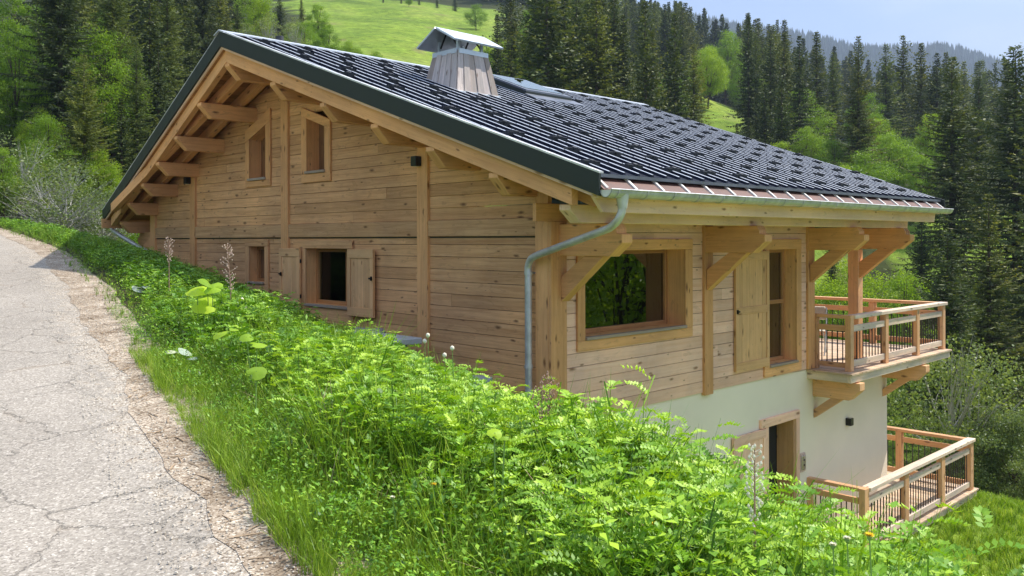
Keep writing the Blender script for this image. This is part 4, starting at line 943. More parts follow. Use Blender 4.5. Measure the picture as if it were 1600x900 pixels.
# ------------------------------------------------------------------ trees
def twigs(B, D, Lt, W, up=None, rs=RS):
    """diamond shaped sprays: base B, direction D (unit), length, width -> quads"""
    n = len(B); rv = rs.randn(n, 3); S = np.cross(D, rv); S /= (np.linalg.norm(S, axis=1, keepdims=True) + 1e-9)
    m = B + D * (Lt * 0.45)[:, None]
    return np.stack([B, m + S * W[:, None], B + D * Lt[:, None], m - S * W[:, None]], 1)
def spruce_data(seed, H=20.0, Rm=3.3, node=0.15, tw=0.05, z0=0.05, bare=0.0, nb=6, open_=0.0):
    q = np.random.RandomState(seed); Bs, Ds, Ls, Ws, Vs = [], [], [], [], []; limbs = []
    z = z0 * H
    while z < H * 0.99:
        f = z / H; Lm = (Rm * (1 + .18 * math.sin(z * 1.7 + seed) + .1 * math.sin(z * 4.1))) * (1 - f) ** (0.72 + 0.09 * (seed % 5)) * (0.30 + 0.70 * min(1, (f + .04) / 0.20)) + 0.12
        k = nb if f < .8 else 5
        a0 = q.rand() * 6.28
        for i in range(k):
            if q.rand() < open_: continue
            L = Lm * (0.45 + 0.75 * q.rand()); az = a0 + 6.283 * i / k + q.randn() * .25
            up0 = 0.05 + 0.75 * f ** 2; dr = 0.55 * (1 - f) + 0.05
            nn = max(3, int(L / node)); t = (np.arange(nn) + q.rand(nn)) / nn
            keep = t > bare * q.rand(nn) * 1.4; t = t[keep]
            h = np.stack([np.cos(az) * L * t, np.sin(az) * L * t, z + L * (up0 * t - dr * t ** 2 + 0.30 * t ** 4)], 1)
            slope = up0 - 2 * dr * t + 1.2 * t ** 3
            fw = np.stack([np.cos(az) * np.ones_like(t), np.sin(az) * np.ones_like(t), slope], 1); fw /= np.linalg.norm(fw, axis=1, keepdims=True)
            sd = np.array([-np.sin(az), np.cos(az), 0.0])
            tl = (0.55 * (1 - t) ** .7 + 0.16) * min(1.0, 0.35 + L / 3.0) 
            for s in (-1, 1):
                d = fw * 0.75 + sd * s * (0.8 + .3 * q.rand(len(t)))[:, None] + np.array([0, 0, -0.22]) + q.randn(len(t), 3) * .15
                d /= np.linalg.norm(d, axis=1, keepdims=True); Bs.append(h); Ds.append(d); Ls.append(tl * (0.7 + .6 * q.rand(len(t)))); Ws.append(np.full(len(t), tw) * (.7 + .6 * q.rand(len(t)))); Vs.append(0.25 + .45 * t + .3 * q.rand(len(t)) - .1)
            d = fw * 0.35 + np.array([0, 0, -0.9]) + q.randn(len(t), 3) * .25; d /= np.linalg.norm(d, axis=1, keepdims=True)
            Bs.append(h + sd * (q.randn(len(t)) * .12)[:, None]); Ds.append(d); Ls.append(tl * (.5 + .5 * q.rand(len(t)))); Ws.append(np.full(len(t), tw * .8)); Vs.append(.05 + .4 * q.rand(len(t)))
            if L > 1.0: limbs.append((z, az, L, up0, dr))
        z += (0.30 + 0.16 * (1 - f)) * (node / 0.15) ** 0.4
    B = np.concatenate(Bs); D = np.concatenate(Ds); L_ = np.concatenate(Ls); W = np.concatenate(Ws); V = np.clip(np.concatenate(Vs), 0, 1)
    return twigs(B, D, L_, W, rs=q), V, limbs
def mesh_from_quads(name, Q, V, mat):
    o = quads_mesh(name, Q, V, mat); me = o.data; bpy.data.objects.remove(o); return me
def trunk_mesh(name, H, r0, mat, limbs=(), bend=0.0, seed=0, nl=60, lr=0.018):
    q = random.Random(seed); mb = MB(); pts = []; rr = []
    for i in range(9):
        t = i / 8; pts.append((bend * math.sin(t * 2.2) , bend * .6 * math.sin(t * 3.1), H * t * .985 - (0.6 if i == 0 else 0))); rr.append(r0 * (1 - t) ** .9 + .012)
    mb.tube(pts, rr, 8, cap=False, val=.5)
    ls = list(limbs); q.shuffle(ls)
    for (z, az, L, up0, dr) in ls[:nl]:
        p = [(math.cos(az) * L * t, math.sin(az) * L * t, z + L * (up0 * t - dr * t * t + .3 * t ** 4)) for t in (0, .3, .6, .85)]
        mb.tube(p, [lr + .012 * L / 3, lr, lr * .6, lr * .3], 4, cap=False, val=.4)
    o = mb.build(name, mat, smooth=True); me = o.data; bpy.data.objects.remove(o); return me
SPR = {}
def mk_spruce(key, seed, mat, **kw):
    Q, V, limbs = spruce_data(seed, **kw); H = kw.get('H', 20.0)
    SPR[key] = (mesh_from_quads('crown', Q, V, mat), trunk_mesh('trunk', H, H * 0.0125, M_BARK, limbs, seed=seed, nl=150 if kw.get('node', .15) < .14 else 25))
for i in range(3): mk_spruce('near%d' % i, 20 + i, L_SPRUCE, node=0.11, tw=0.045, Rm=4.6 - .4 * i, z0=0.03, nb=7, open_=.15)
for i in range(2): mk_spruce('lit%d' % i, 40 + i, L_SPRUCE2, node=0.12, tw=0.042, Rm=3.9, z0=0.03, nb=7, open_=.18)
for i in range(5): mk_spruce('mid%d' % i, 60 + i, L_SPRUCE, node=0.27, tw=0.10, Rm=3.9 + .35 * (i % 3), z0=0.02, nb=8, open_=.08)
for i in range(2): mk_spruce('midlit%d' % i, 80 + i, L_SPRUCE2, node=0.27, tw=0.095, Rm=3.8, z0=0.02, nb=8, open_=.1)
DEC = {}
def mk_decid(key, seed, mat, bark, H=10.0, Rx=3.4, n=14000, leaf=0.10, clumps=90, z0=.18, r0=.13, tall=1.0, limbs_n=16, spread=.85):
    q = np.random.RandomState(seed)
    # clump centres inside an uneven egg shape
    C = []; 
    while len(C) < clumps:
        p = q.uniform(-1, 1, 3); rr = np.linalg.norm(p)
        if rr > 1 or rr < .35 * q.rand(): continue
        C.append((p[0] * Rx * spread * (1 - .25 * max(p[2], 0)), p[1] * Rx * spread * (1 - .25 * max(p[2], 0)), H * (z0 + (1 - z0) * (0.5 + .47 * p[2]))))
    C = np.array(C); cr_ = (0.32 + .5 * q.rand(clumps)) * Rx * .33; w = cr_ ** 2; w /= w.sum()
    idx = q.choice(clumps, n, p=w); off = q.randn(n, 3); off /= np.linalg.norm(off, axis=1, keepdims=True); off *= (cr_[idx] * (.35 + .75 * q.rand(n)))[:, None]; off[:, 2] *= .75
    P = C[idx] + off; P[:, 2] = np.maximum(P[:, 2], 0.05 * H * q.rand(n))
    D = q.randn(n, 3) + off / (cr_[idx][:, None]) * .6; D[:, 2] -= .15; D /= np.linalg.norm(D, axis=1, keepdims=True)
    Q = twigs(P, D, leaf * (.7 + .8 * q.rand(n)), leaf * (.28 + .2 * q.rand(n)), rs=q)
    V = np.clip(.15 + .55 * q.rand(n) + .25 * (q.rand(clumps)[idx]), 0, 1)
    me = mesh_from_quads('crown', Q, V, mat)
    mb = MB(); qq = random.Random(seed)
    mb.tube([(0, 0, -.5), (qq.uniform(-.15, .15), qq.uniform(-.15, .15), H * .3), (qq.uniform(-.3, .3), qq.uniform(-.3, .3), H * .6), (0, 0, H * .88)], [r0, r0 * .75, r0 * .45, r0 * .1], 8, cap=False, val=.5)
    for i in range(limbs_n):
        c = C[qq.randrange(len(C))]; zb_ = max(H * .05, c[2] * qq.uniform(.25, .6))
        m_ = (c[0] * .5 + qq.uniform(-.2, .2), c[1] * .5 + qq.uniform(-.2, .2), zb_ + (c[2] - zb_) * .45)
        mb.tube([(0, 0, zb_), m_, tuple(c)], [r0 * .42, r0 * .26, r0 * .08], 6, cap=False, val=.5)
        for k in range(3):
            c2 = tuple(c[j] + qq.uniform(-.8, .8) * Rx * .35 for j in range(3)); mb.tube([m_, ((m_[0] + c2[0]) / 2, (m_[1] + c2[1]) / 2, (m_[2] + c2[2]) / 2 + .1), c2], [r0 * .16, r0 * .1, r0 * .04], 4, cap=False, val=.5)
    o = mb.build('trunk', bark, smooth=True); tm = o.data; bpy.data.objects.remove(o)
    DEC[key] = (me, tm)
mk_decid('fresh0', 1, L_DECID, M_BARK, n=24000, leaf=.11, clumps=170); mk_decid('fresh1', 2, L_DECID, M_BARK, n=22000, leaf=.11, Rx=2.8, clumps=150, z0=.08)
mk_decid('fresh2', 5, L_DECID, M_BARK, n=22000, leaf=.11, clumps=140, Rx=3.8, z0=.05)
mk_decid('willow', 3, L_WILLOW, M_BARKP, H=5.0, Rx=2.6, n=7500, leaf=.085, clumps=120, z0=.22, r0=.075, limbs_n=34)
mk_decid('bush', 4, L_WILLOW, M_BARK, H=4.0, Rx=2.5, n=22000, leaf=.075, clumps=90, z0=.02, r0=.07)
mk_decid('thin', 6, L_WILLOW, M_BARKP, H=10.0, Rx=2.4, n=4200, leaf=.12, clumps=90, z0=.12, r0=.09, limbs_n=40)
mk_decid('scrub', 8, L_WILLOW, M_BARKP, H=4.0, Rx=2.4, n=3600, leaf=.08, clumps=110, z0=.05, r0=.05, limbs_n=60)
def yh(px): return 377 + (px + 530) * (-8.4 / 2721)
def place(name, data, px, ytop, d, H0, label=None, cat='tree', group=None, wid=1.0, minh=1.5, base=None):
    """stand a tree at depth d so that it reaches picture height ytop; returns the empty"""
    r = (px - 800) / FPX * d; g = Z(r, d) if base is None else base
    zt = -(ytop - yh(px)) / FPX * d; h = max(minh, zt - g); x, y = rd(r, d)
    e_ = empty(name, (x, y, g - .05), label, cat, group); s = h / H0
    e_.scale = (s * wid, s * wid, s); e_.rotation_euler = (0, 0, rnd.uniform(0, 6.28))
    for nm, me in (('crown', data[0]), ('trunk', data[1])):
        o = bpy.data.objects.new(nm, me); COL.objects.link(o); o.parent = e_
    return e_
S = SPR; Dn = DEC
named = [
 # key, px, ytop, d, width, label
 ('lit0', 132, 82, 27, 1.25, 'light green spruce with a bare pale trunk just beyond the road on the left'),
 ('near0', 95, -120, 34, 1.15, 'tall dark spruce cut by the top edge left of the roadside spruce'),
 ('lit0', 178, -90, 37, 1.05, 'tall dark spruce behind the lit roadside spruce'),
 ('lit1', 214, 60, 31, 1.05, 'slim light spruce between the roadside spruce and the roof verge'),
 ('lit1', 262, -40, 44, 1.25, 'broad spruce with sunlit edge close to the left roof slope'),
 ('near0', 318, -70, 52, 1.0, 'dark spruce right above the roof peak at the upper left'),
 ('near2', 1342, 55, 60, 1.15, 'large loose spruce rising behind the far end of the roof'),
 ('near1', 1488, 88, 46, 1.3, 'tall open spruce right of the roof end with drooping branches'),
 ('near0', 1588, 70, 42, 1.3, 'tall dark spruce at the right edge of the picture'),
 ('near2', 1530, 118, 58, 1.25, 'dark spruce standing between the two tall spruces on the right'),
 ('near1', 1440, 330, 40, 1.1, 'small dark spruce behind the upper balcony railing'),
 ('near0', 1395, 300, 66, 1.0, 'shaded spruce seen under the roof corner past the terrace post'),
 ('near1', 1648, 60, 34, 1.1, 'shaded spruce partly out of the picture at the right'),
 ('near2', 1545, 300, 31, 1.25, 'low shaded spruce above the round bush at the right'),
 ('near0', 1480, 360, 29, 1.2, 'low dark spruce behind the small pale limbed tree'),
 ('near1', 1300, 330, 48, 1.0, 'dark spruce seen between the house wall and the terrace post'),
 ('lit0', 825, 48, 88, 1.1, 'brownish lit spruce right of the chimney'),
 ('lit1', 1006, 20, 84, 1.1, 'lit spruce above the middle of the roof ridge'),
 ('near0', 1066, 40, 92, 1.05, 'dark full spruce left of the bright meadow strip'),
 ('mid0', 1158, 120, 105, .8, 'small pointed dark spruce in the bright meadow strip'),
]
for k, px, yt, d, w, lab in named:
    place('spruce', S[k], px, yt, d, 20.0, lab, 'spruce', wid=w)
for k, px, yt, d, H0, w, lab in [
    ('fresh1', 22, -20, 46, 10, 1.0, 'bright green larch like tree in the upper left corner'),
    ('fresh0', 60, 165, 33, 10, .9, 'low bright green shrub left of the roadside spruce'),
    ('scrub', 28, 205, 23, 4, 1.3, 'tangle of bare pale branches beside the road at the left edge'),
    ('scrub', 95, 245, 22, 4, 1.4, 'pale bare branched shrub under the roadside spruce'),
    ('scrub', 165, 290, 23, 4, 1.4, 'low grey brown shrub left of the roof verge'),
    ('fresh2', 250, 330, 22, 10, 1.6, 'small leafy shrub behind the left downpipe'),
    ('fresh0', 905, 72, 92, 10, 1.15, 'round fresh green tree above the skylight'),
    ('fresh2', 870, 112, 86, 10, 1.1, 'low fresh green tree left of the round one above the skylight'),
    ('fresh0', 1135, 46, 118, 10, 1.0, 'fresh green tree at the top of the bright meadow strip'),
    ('fresh2', 1163, 98, 102, 10, 1.0, 'pale green tree right of the bright meadow strip'),
    ('fresh0', 1290, 165, 82, 10, 1.0, 'broad fresh green tree behind the big loose spruce'),
    ('fresh1', 1372, 182, 72, 10, 1.3, 'round light green tree right of the big loose spruce'),
    ('fresh2', 1412, 212, 66, 10, 1.2, 'low light green tree sloping down towards the roof corner'),
    ('fresh0', 1262, 196, 66, 10, 1.2, 'bright green tree low behind the roof left of the big loose spruce'),
    ('fresh2', 1305, 215, 60, 10, 1.2, 'bright green tree at the left foot of the big loose spruce'),
    ('fresh1', 1440, 238, 60, 10, 1.2, 'light green tree against the dark spruces right of the roof end'),
    ('fresh0', 1392, 205, 64, 10, 1.3, 'rounded sunlit green crown just above the far roof corner'),
    ('fresh2', 1108, 72, 98, 10, 1.0, 'fresh green tree left of the bright meadow strip'),
    ('fresh1', 800, 140, 74, 10, 1.2, 'fresh green shrub directly behind the chimney at the right'),
    ('fresh0', 1040, 110, 72, 10, 1.2, 'yellow green tree between spruces above the middle of the roof'),
    ('fresh1', 25, 40, 36, 10, .9, 'yellow green tree by the left edge above the pale branches'),
    ('fresh2', 78, 175, 29, 10, 1.0, 'fresh green shrub among the left spruce trunks'),
    ('fresh0', 155, 230, 27, 10, 1.0, 'leafy green shrub at the foot of the roadside spruce'),
    ('fresh1', 5, 225, 22, 10, .9, 'green leafy shrub growing through the pale branches'),
    ('fresh0', 1330, 400, 38, 10, 1.1, 'bright green shrub seen between the terrace post and the wall'),
    ('fresh2', 1420, 420, 36, 10, 1.0, 'bright green shrub behind the upper balcony corner'),
    ('fresh1', 1218, 218, 58, 10, 1.2, 'small yellow green tree just above the roof left of the bright group'),
    ('fresh0', 1352, 232, 57, 10, 1.3, 'bright green bush directly under the big loose spruce'),
    ('fresh2', 1178, 130, 90, 10, 1.1, 'second pale green tree right of the bright meadow strip'),
    ('fresh0', 955, 120, 76, 10, 1.0, 'small green tree between dark spruces above the roof middle'),
    ('fresh1', 1320, 255, 56, 10, 1.0, 'sunlit green tree seen under the roof end'),
    ('willow', 1487, 512, 21.5, 5.0, .92, 'small tree with pale bare limbs above the lower balcony'),
    ('bush', 1585, 640, 20, 4.0, 1.0, 'dense grey green bush at the right edge beside the lower balcony'),
    ('bush', 1500, 742, 20.5, 4.0, 1.2, 'low grey green bush behind the lower balcony corner'),
    ('bush', 1640, 700, 18.5, 4.0, 1.0, 'bush leaning into the picture at the lower right'),
    ('thin', 420, 15, 62, 10, 1.2, 'thin grey branched tree above the roof peak'),
    ('thin', 462, 22, 66, 10, 1.1, 'sparse pale tree right of the roof peak'),
    ('thin', 385, 30, 60, 10, 1.1, 'sparse brownish tree touching the roof peak'),
    ('fresh2', 478, 30, 70, 10, 1.3, 'pale green bushy tree just right of the roof peak'),
    ('fresh1', 498, 5, 90, 10, 1.2, 'green tree at the upper left corner of the hill meadow'),
    ('fresh0', 585, 78, 68, 10, 1.3, 'low pale green shrub in the middle of the meadow edge above the ridge'),
    ('fresh0', 640, -6, 160, 10, 1.3, 'round green tree in the tree line above the meadow'),
    ('fresh2', 745, 5, 140, 10, 1.3, 'round green tree at the upper right corner of the hill meadow'),
    ('fresh1', 762, 60, 96, 10, 1.2, 'light green tree where the meadow meets the dark wood'),
    ('fresh1', 512, 40, 66, 10, 1.2, 'pale green shrub tree at the left side of the hill meadow'),
    ('fresh0', 548, 62, 68, 10, 1.1, 'low pale green shrub at the lower left of the hill meadow'),
    ]:
    place('leafy_tree' if k != 'bush' and k != 'scrub' else 'shrub', Dn[k], px, yt, d, H0, lab, 'tree' if k not in ('bush', 'scrub') else 'shrub', wid=w)
# individual forest trees over the slope; keep the meadow patches open
clear = [(486, 762, 12, 112), (1100, 1142, 100, 190), (1355, 1455, 200, 330), (1250, 1325, 190, 290), (1265, 1300, 375, 440), (0, 48, 0, 160)]
def try_forest(n, pxr, dr_, keys, hr, seed, label, grp):
    q = random.Random(seed); c = 0; t = 0
    while c < n and t < n * 30:
        t += 1; px = q.uniform(*pxr); d = q.uniform(*dr_); r = (px - 800) / FPX * d; g = Z(r, d); h = q.uniform(*hr)
        yb = yh(px) - g / d * FPX; yt = yh(px) - (g + h) / d * FPX; hw = 2.6 / d * FPX * h / 20
        if any(px + hw > a and px - hw < b_ and yb > u + 6 and yt < v_ for a, b_, u, v_ in clear): continue
        lim = np.interp(px, [-100, 400, 480, 760, 880, 1000, 1100, 1250, 1400, 1500, 1700], [-300, -120, -20, -60, -40, 5, 15, 45, 62, 95, 110])
        if yt < lim - 12: continue
        e_ = place('spruce', S[q.choice(keys)], px, yt, d, 20.0, label, 'spruce', grp, wid=q.uniform(.8, 1.5)); c += 1
        if e_.children[0].data == S['midlit0'][0] or e_.children[0].data == S['midlit1'][0]: e_['label'] = label.replace('dark spruce', 'light olive spruce')
    return c
MK = ['midlit0', 'mid0', 'mid1', 'mid2', 'mid3', 'mid4', 'mid0', 'mid2', 'midlit0', 'midlit1']
n1 = try_forest(74, (765, 1120), (50, 170), MK, (12, 24), 1, 'dark spruce in the dense wood on the slope behind the roof', 'spruces in the wood behind the roof')
n2 = try_forest(60, (1120, 1480), (70, 190), MK, (11, 25), 2, 'dark spruce in the hillside wood above the far end of the roof', 'spruces on the slope above the far roof end')
n3 = try_forest(34, (60, 500), (40, 105), MK, (13, 26), 3, 'dark spruce in the wood behind the roadside trees on the left', 'spruces in the wood on the left')
n4 = try_forest(16, (1440, 1660), (62, 150), MK, (16, 24), 4, 'dark spruce in the shaded wood behind the tall right hand spruces', 'spruces in the wood on the right')
n5 = try_forest(26, (500, 800), (172, 215), MK, (12, 18), 5, 'spruce in the tree line along the top of the hill meadow', 'spruces along the top of the meadow')
def try_leafy(n, pxr, dr_, seed, label, grp):
    q = random.Random(seed); c = 0
    for _ in range(n):
        px = q.uniform(*pxr); d = q.uniform(*dr_); g = Z((px - 800) / FPX * d, d); h = q.uniform(3.5, 6.5); yt = yh(px) - (g + h) / d * FPX
        place('leafy_tree', Dn['fresh%d' % q.randrange(3)], px, yt, d, 10, label, 'tree', grp, wid=q.uniform(.9, 1.25)); c += 1
try_leafy(10, (780, 1110), (62, 120), 21, 'fresh green broadleaf tree mixed into the dark wood behind the roof', 'broadleaf trees behind the roof')
try_leafy(12, (1150, 1480), (60, 130), 22, 'fresh green broadleaf tree on the slope above the far roof end', 'broadleaf trees above the far roof end')
try_leafy(7, (0, 430), (34, 70), 23, 'fresh green broadleaf tree among the spruces on the left', 'broadleaf trees on the left')
print('forest', n1, n2, n3, n4, n5)
for i in range(5): place('spruce', S['mid%d' % i], 600 + i * 28, 2 - 4 * i, 168, 20, 'spruce in the tree line along the top of the hill meadow', 'spruce', 'spruces along the top of the meadow', wid=1.3)
for i, (px, yt, d) in enumerate([(1182, 50, 80), (1205, 57, 74), (1226, 48, 78), (1250, 52, 70), (1277, 46, 76), (1302, 80, 84), (1196, 128, 64), (1222, 120, 60), (1172, 182, 62), (1152, 190, 60), (1085, 66, 70), (1048, 62, 66), (1020, 45, 64), (975, 20, 62), (945, 8, 66), (918, 2, 60), (885, 30, 58), (848, 10, 64), (800, 0, 66), (778, 20, 70), (1385, 66, 88), (1412, 52, 96), (1440, 64, 90), (1465, 80, 82)]):
    place('spruce', S[MK[i % 5]], px, yt, d, 20.0, ('light olive' if i % 5 == 0 else 'dark') + ' spruce in the front row of the wood just above the roof line', 'spruce', 'spruces in the front row above the roof', wid=1.15 + .1 * (i % 3))
for i, (px, yt, d) in enumerate([(120, -100, 50), (150, 20, 40), (235, -20, 40), (285, -80, 58), (300, 20, 47), (345, -30, 60), (372, 5, 66), (405, -40, 72), (438, -10, 76), (472, -5, 80), (75, -80, 58), (200, -100, 60), (248, 60, 36), (355, 20, 54), (190, 150, 30), (245, 180, 31), (60, 200, 30)]):
    place('spruce', S[MK[i % 5]], px, yt, d, 20.0, ('light olive' if i % 5 == 0 else 'dark') + ' spruce in the thick wood directly left of the roof slope', 'spruce', 'spruces directly left of the roof', wid=1.15 + .12 * (i % 3))
# trees standing outside the frame to the right, mirrored in the panes
mir = []
for i in range(14): 
    an = math.radians(28 + 24 * ((i * 5) % 14) / 13); t_ = 17 + 3.1 * i; mir.append((1.5 + t_ * math.cos(an), -t_ * math.sin(an), 13 + (i * 7) % 9, MK[i % 7]))
for i in range(9):
    an = math.radians(100 + 26 * ((i * 4) % 9) / 8); t_ = 24 + 3.4 * i; mir.append((t_ * math.cos(an), 4.6 + t_ * math.sin(an), 15 + (i * 5) % 9, MK[(i + 2) % 7]))
for i, (x, y, h, k) in enumerate(mir):
    dx_, dy_ = x - CX, y - CY; dd_ = dx_ * F[0] + dy_ * F[1]; rr_ = dx_ * R[0] + dy_ * R[1]
    if dd_ > 0 and abs(rr_ / dd_) < .66: continue
    out_r = y < 0
    gz = Z(*(lambda dx, dy: (dx * R[0] + dy * R[1], dx * F[0] + dy * F[1]))(x - CX, y - CY)); e_ = empty('spruce', (x, y, gz - .1), 'spruce beyond the right side of the picture mirrored in the wide window' if out_r else 'spruce beyond the left side of the picture above the road', 'spruce', 'spruces outside the picture on the right' if out_r else 'spruces outside the picture on the left')
    e_.scale = (h / 20,) * 3
    if out_r and i % 3 == 1: k = None; e_.name = 'leafy_tree'; e_['category'] = 'tree'; e_['label'] = 'fresh green tree beyond the right side of the picture mirrored in the wide window'; e_['group'] = 'leafy trees outside the picture on the right'; e_.scale = (h / 11,) * 3
    for nm, me in zip(('crown', 'trunk'), S[k] if k else Dn['fresh0']):
        o = bpy.data.objects.new(nm, me); COL.objects.link(o); o.parent = e_
# far wooded mountainside: nobody could count it
def far_forest(n, arange, drange, hr, name, seed, wfac=.17):
    q = np.random.RandomState(seed); a = q.uniform(arange[0], arange[1], n); d = np.sqrt(q.uniform(drange[0] ** 2, drange[1] ** 2, n)); r = a * d
    z = terrain(r, d); h = q.uniform(*hr, n); X = CX + F[0] * d + R[0] * r; Y = CY + F[1] * d + R[1] * r
    tr_, vv = [], []
    NL, NS = (11, 9) if name == 'middle_forest' else (5, 7)
    base = np.stack([X, Y, z], 1); val = q.rand(n)
    for l_ in range(NL):
        zb_ = h * (.04 + .8 * l_ / NL); zt_ = h * min(1, (.04 + .8 * l_ / NL) + .42 - .04 * l_ * 5 / NL) if l_ < NL - 1 else h
        wr = h * wfac * (1 - l_ / NL) ** .8 + .25
        for s in range(NS):
            a0 = 6.283 * s / NS + q.rand(n) * .7; a1 = a0 + 6.283 / NS * .95; jj = (.7 + .6 * q.rand(n)) * wr
            top = base + np.stack([0 * h, 0 * h, zt_ if np.ndim(zt_) else np.full(n, zt_)], 1)
            p0 = base + np.stack([np.cos(a0) * jj, np.sin(a0) * jj, zb_ - .04 * h * q.rand(n)], 1); p1 = base + np.stack([np.cos(a1) * jj * .9, np.sin(a1) * jj * .9, zb_ + .03 * h * q.rand(n)], 1)
            tr_.append(np.stack([top, p0, p1], 1)); vv.append(np.clip(val * .6 + .25 * q.rand(n), 0, 1))
    o = quads_mesh(name, np.concatenate(tr_), np.concatenate(vv), L_FAR); o['kind'] = 'stuff'; o['label'] = 'blue hazy spruce forest covering the far mountainside'; o['category'] = 'forest'
far_forest(9000, (.0, .75), (900, 1545), (16, 27), 'far_forest', 3)

# ------------------------------------------------------------------ bank vegetation

def stamp(protos, pos, yaw, sc, seed, tilt=0.15):
    """copy quad prototypes [(Q,V)] to many places"""
    q = np.random.RandomState(seed); out, ov = [], []; which = q.randint(len(protos), size=len(pos))
    for k, (Q, V) in enumerate(protos):
        m = which == k; n = m.sum()
        if not n: continue
        c, s = np.cos(yaw[m]), np.sin(yaw[m]); x, y, z = Q[..., 0], Q[..., 1], Q[..., 2]
        tx, ty = q.randn(n) * tilt, q.randn(n) * tilt
        X = x[None] + z[None] * tx[:, None, None]; Yq = y[None] + z[None] * ty[:, None, None]
        A = np.stack([X * c[:, None, None] - Yq * s[:, None, None], X * s[:, None, None] + Yq * c[:, None, None], np.broadcast_to(z[None], X.shape)], -1)
        A = A * sc[m][:, None, None, None] + pos[m][:, None, None, :]
        out.append(A.reshape(-1, A.shape[-2], 3)); ov.append(np.clip(V[None] + q.randn(n, 1) * .19, 0, 1).reshape(-1))
    return np.concatenate(out), np.concatenate(ov)
cp = []
for i in range(3):
    Q_, V_, _l = spruce_data(200 + i, node=.75, tw=.34, Rm=4.0, z0=.02, nb=6); cp.append((Q_, V_))
_q = np.random.RandomState(8); _n = 950; _a = _q.uniform(-.03, .58, _n); _d = _q.uniform(196, 330, _n); _X, _Y = CX + F[0] * _d + R[0] * _a * _d, CY + F[1] * _d + R[1] * _a * _d
Q_, V_ = stamp(cp, np.stack([_X, _Y, terrain(_a * _d, _d)], 1), _q.rand(_n) * 6.28, _q.uniform(.7, 1.15, _n), 9, tilt=0.0)
tag(quads_mesh('middle_forest', Q_, V_, L_SPRUCE), 'continuous dark spruce wood on the ridge behind the nearer trees', 'forest', kind='stuff'); print('middle', len(Q_))
def leafq(p, d, nrm, L, W):
    s = np.cross(d, nrm); s /= np.linalg.norm(s) + 1e-9
    return [p, p + d * L * .5 + s * W + nrm * L * .06, p + d * L, p + d * L * .5 - s * W + nrm * L * .06]
def vetch(seed, pairs=8, leaves=9, stems=3, ll=.024, lw=.0062, H=.5):
    q = np.random.RandomState(seed); Q, V = [], []
    for s in range(stems):
        az = q.rand() * 6.28; ln = .12 + .15 * q.rand(); h = H * (.75 + .35 * q.rand())
        def sp(t): return np.array([math.cos(az) * ln * t ** 1.5, math.sin(az) * ln * t ** 1.5, h * t])
        for i in range(4):
            a, b_ = sp(i / 4), sp((i + 1) / 4); w = np.array([.0022, .0, 0]); Q.append([a - w, a + w, b_ + w, b_ - w]); V.append(.3)
        for k in range(leaves):
            t = .25 + .75 * (k + q.rand() * .5) / leaves; p0 = sp(t); a2 = q.rand() * 6.28; el = .25 + .5 * q.rand(); rl = .10 + .07 * q.rand()
            d0 = np.array([math.cos(a2) * math.cos(el), math.sin(a2) * math.cos(el), math.sin(el)])
            vb = .25 + .5 * q.rand() + .2 * (t > .8)
            sd = np.cross(d0, [0, 0, 1]); sd /= np.linalg.norm(sd); up_ = np.cross(sd, d0)
            for j in range(pairs):
                u = (j + .8) / pairs; p = p0 + d0 * rl * u + np.array([0, 0, -.35 * rl * u * u]); L = ll * (1.15 - .55 * abs(u - .45)); roll = .35 + q.randn() * .2
                for sg in (-1, 1):
                    dd = sd * sg * .85 + d0 * .5 + up_ * roll; dd /= np.linalg.norm(dd); n_ = np.cross(dd, d0); n_ /= np.linalg.norm(n_) + 1e-9
                    Q.append(leafq(p, dd, n_ if n_[2] > 0 else -n_, L, lw)); V.append(vb + q.randn() * .08)
            Q.append(leafq(p, d0, up_, ll, lw)); V.append(vb)
    return np.array(Q), np.array(V)
def herb(seed, n=26, L=.055, W=.014, H=.4, spread=.10):
    q = np.random.RandomState(seed); Q, V = [], []
    for i in range(n):
        t = q.rand() ** .7; az = q.rand() * 6.28; p = np.array([q.randn() * spread * t, q.randn() * spread * t, H * t]); el = q.uniform(-.2, .9)
        d = np.array([math.cos(az) * math.cos(el), math.sin(az) * math.cos(el), math.sin(el)]); sd = np.cross(d, [0, 0, 1]); nn = np.cross(sd, d); Q.append(leafq(p, d, nn, L * q.uniform(.6, 1.3), W * q.uniform(.7, 1.2))); V.append(.2 + .7 * q.rand())
    return np.array(Q), np.array(V)
def tuft(seed, n=14, H=.35, W=.0032, lean=.5):
    q = np.random.RandomState(seed); Q, V = [], []
    for i in range(n):
        az = q.rand() * 6.28; h = H * q.uniform(.5, 1.15); ln = h * lean * q.rand(); b0 = np.array([q.randn() * .025, q.randn() * .025, 0]); a2 = q.rand() * 6.28; w = np.array([math.cos(a2), math.sin(a2), 0]) * W * q.uniform(.6, 1.5); v = q.rand() * .75 + (.25 if q.rand() < .07 else 0)
        def bp_(t): return b0 + np.array([math.cos(az) * ln * t * t, math.sin(az) * ln * t * t, h * (t - .22 * lean * t ** 3)])
        T = [0, .35, .7, 1]
        for j in range(3): Q.append([bp_(T[j]) - w * (1 - T[j] * .6), bp_(T[j]) + w * (1 - T[j] * .6), bp_(T[j + 1]) + w * (1 - T[j + 1] * .95), bp_(T[j + 1]) - w * (1 - T[j + 1] * .95)]); V.append(v)
    return np.array(Q), np.array(V)
def field(n, dr_, er, seed, pw=1.0):
    q = np.random.RandomState(seed); d = dr_[0] + (dr_[1] - dr_[0]) * q.rand(n) ** pw; e = er[0] + (er[1] - er[0]) * q.rand(n); r = redge(d) + e / .86
    X, Y = CX + F[0] * d + R[0] * r, CY + F[1] * d + R[1] * r; return np.stack([X, Y, terrain(r, d) - .02], 1), d, e, r
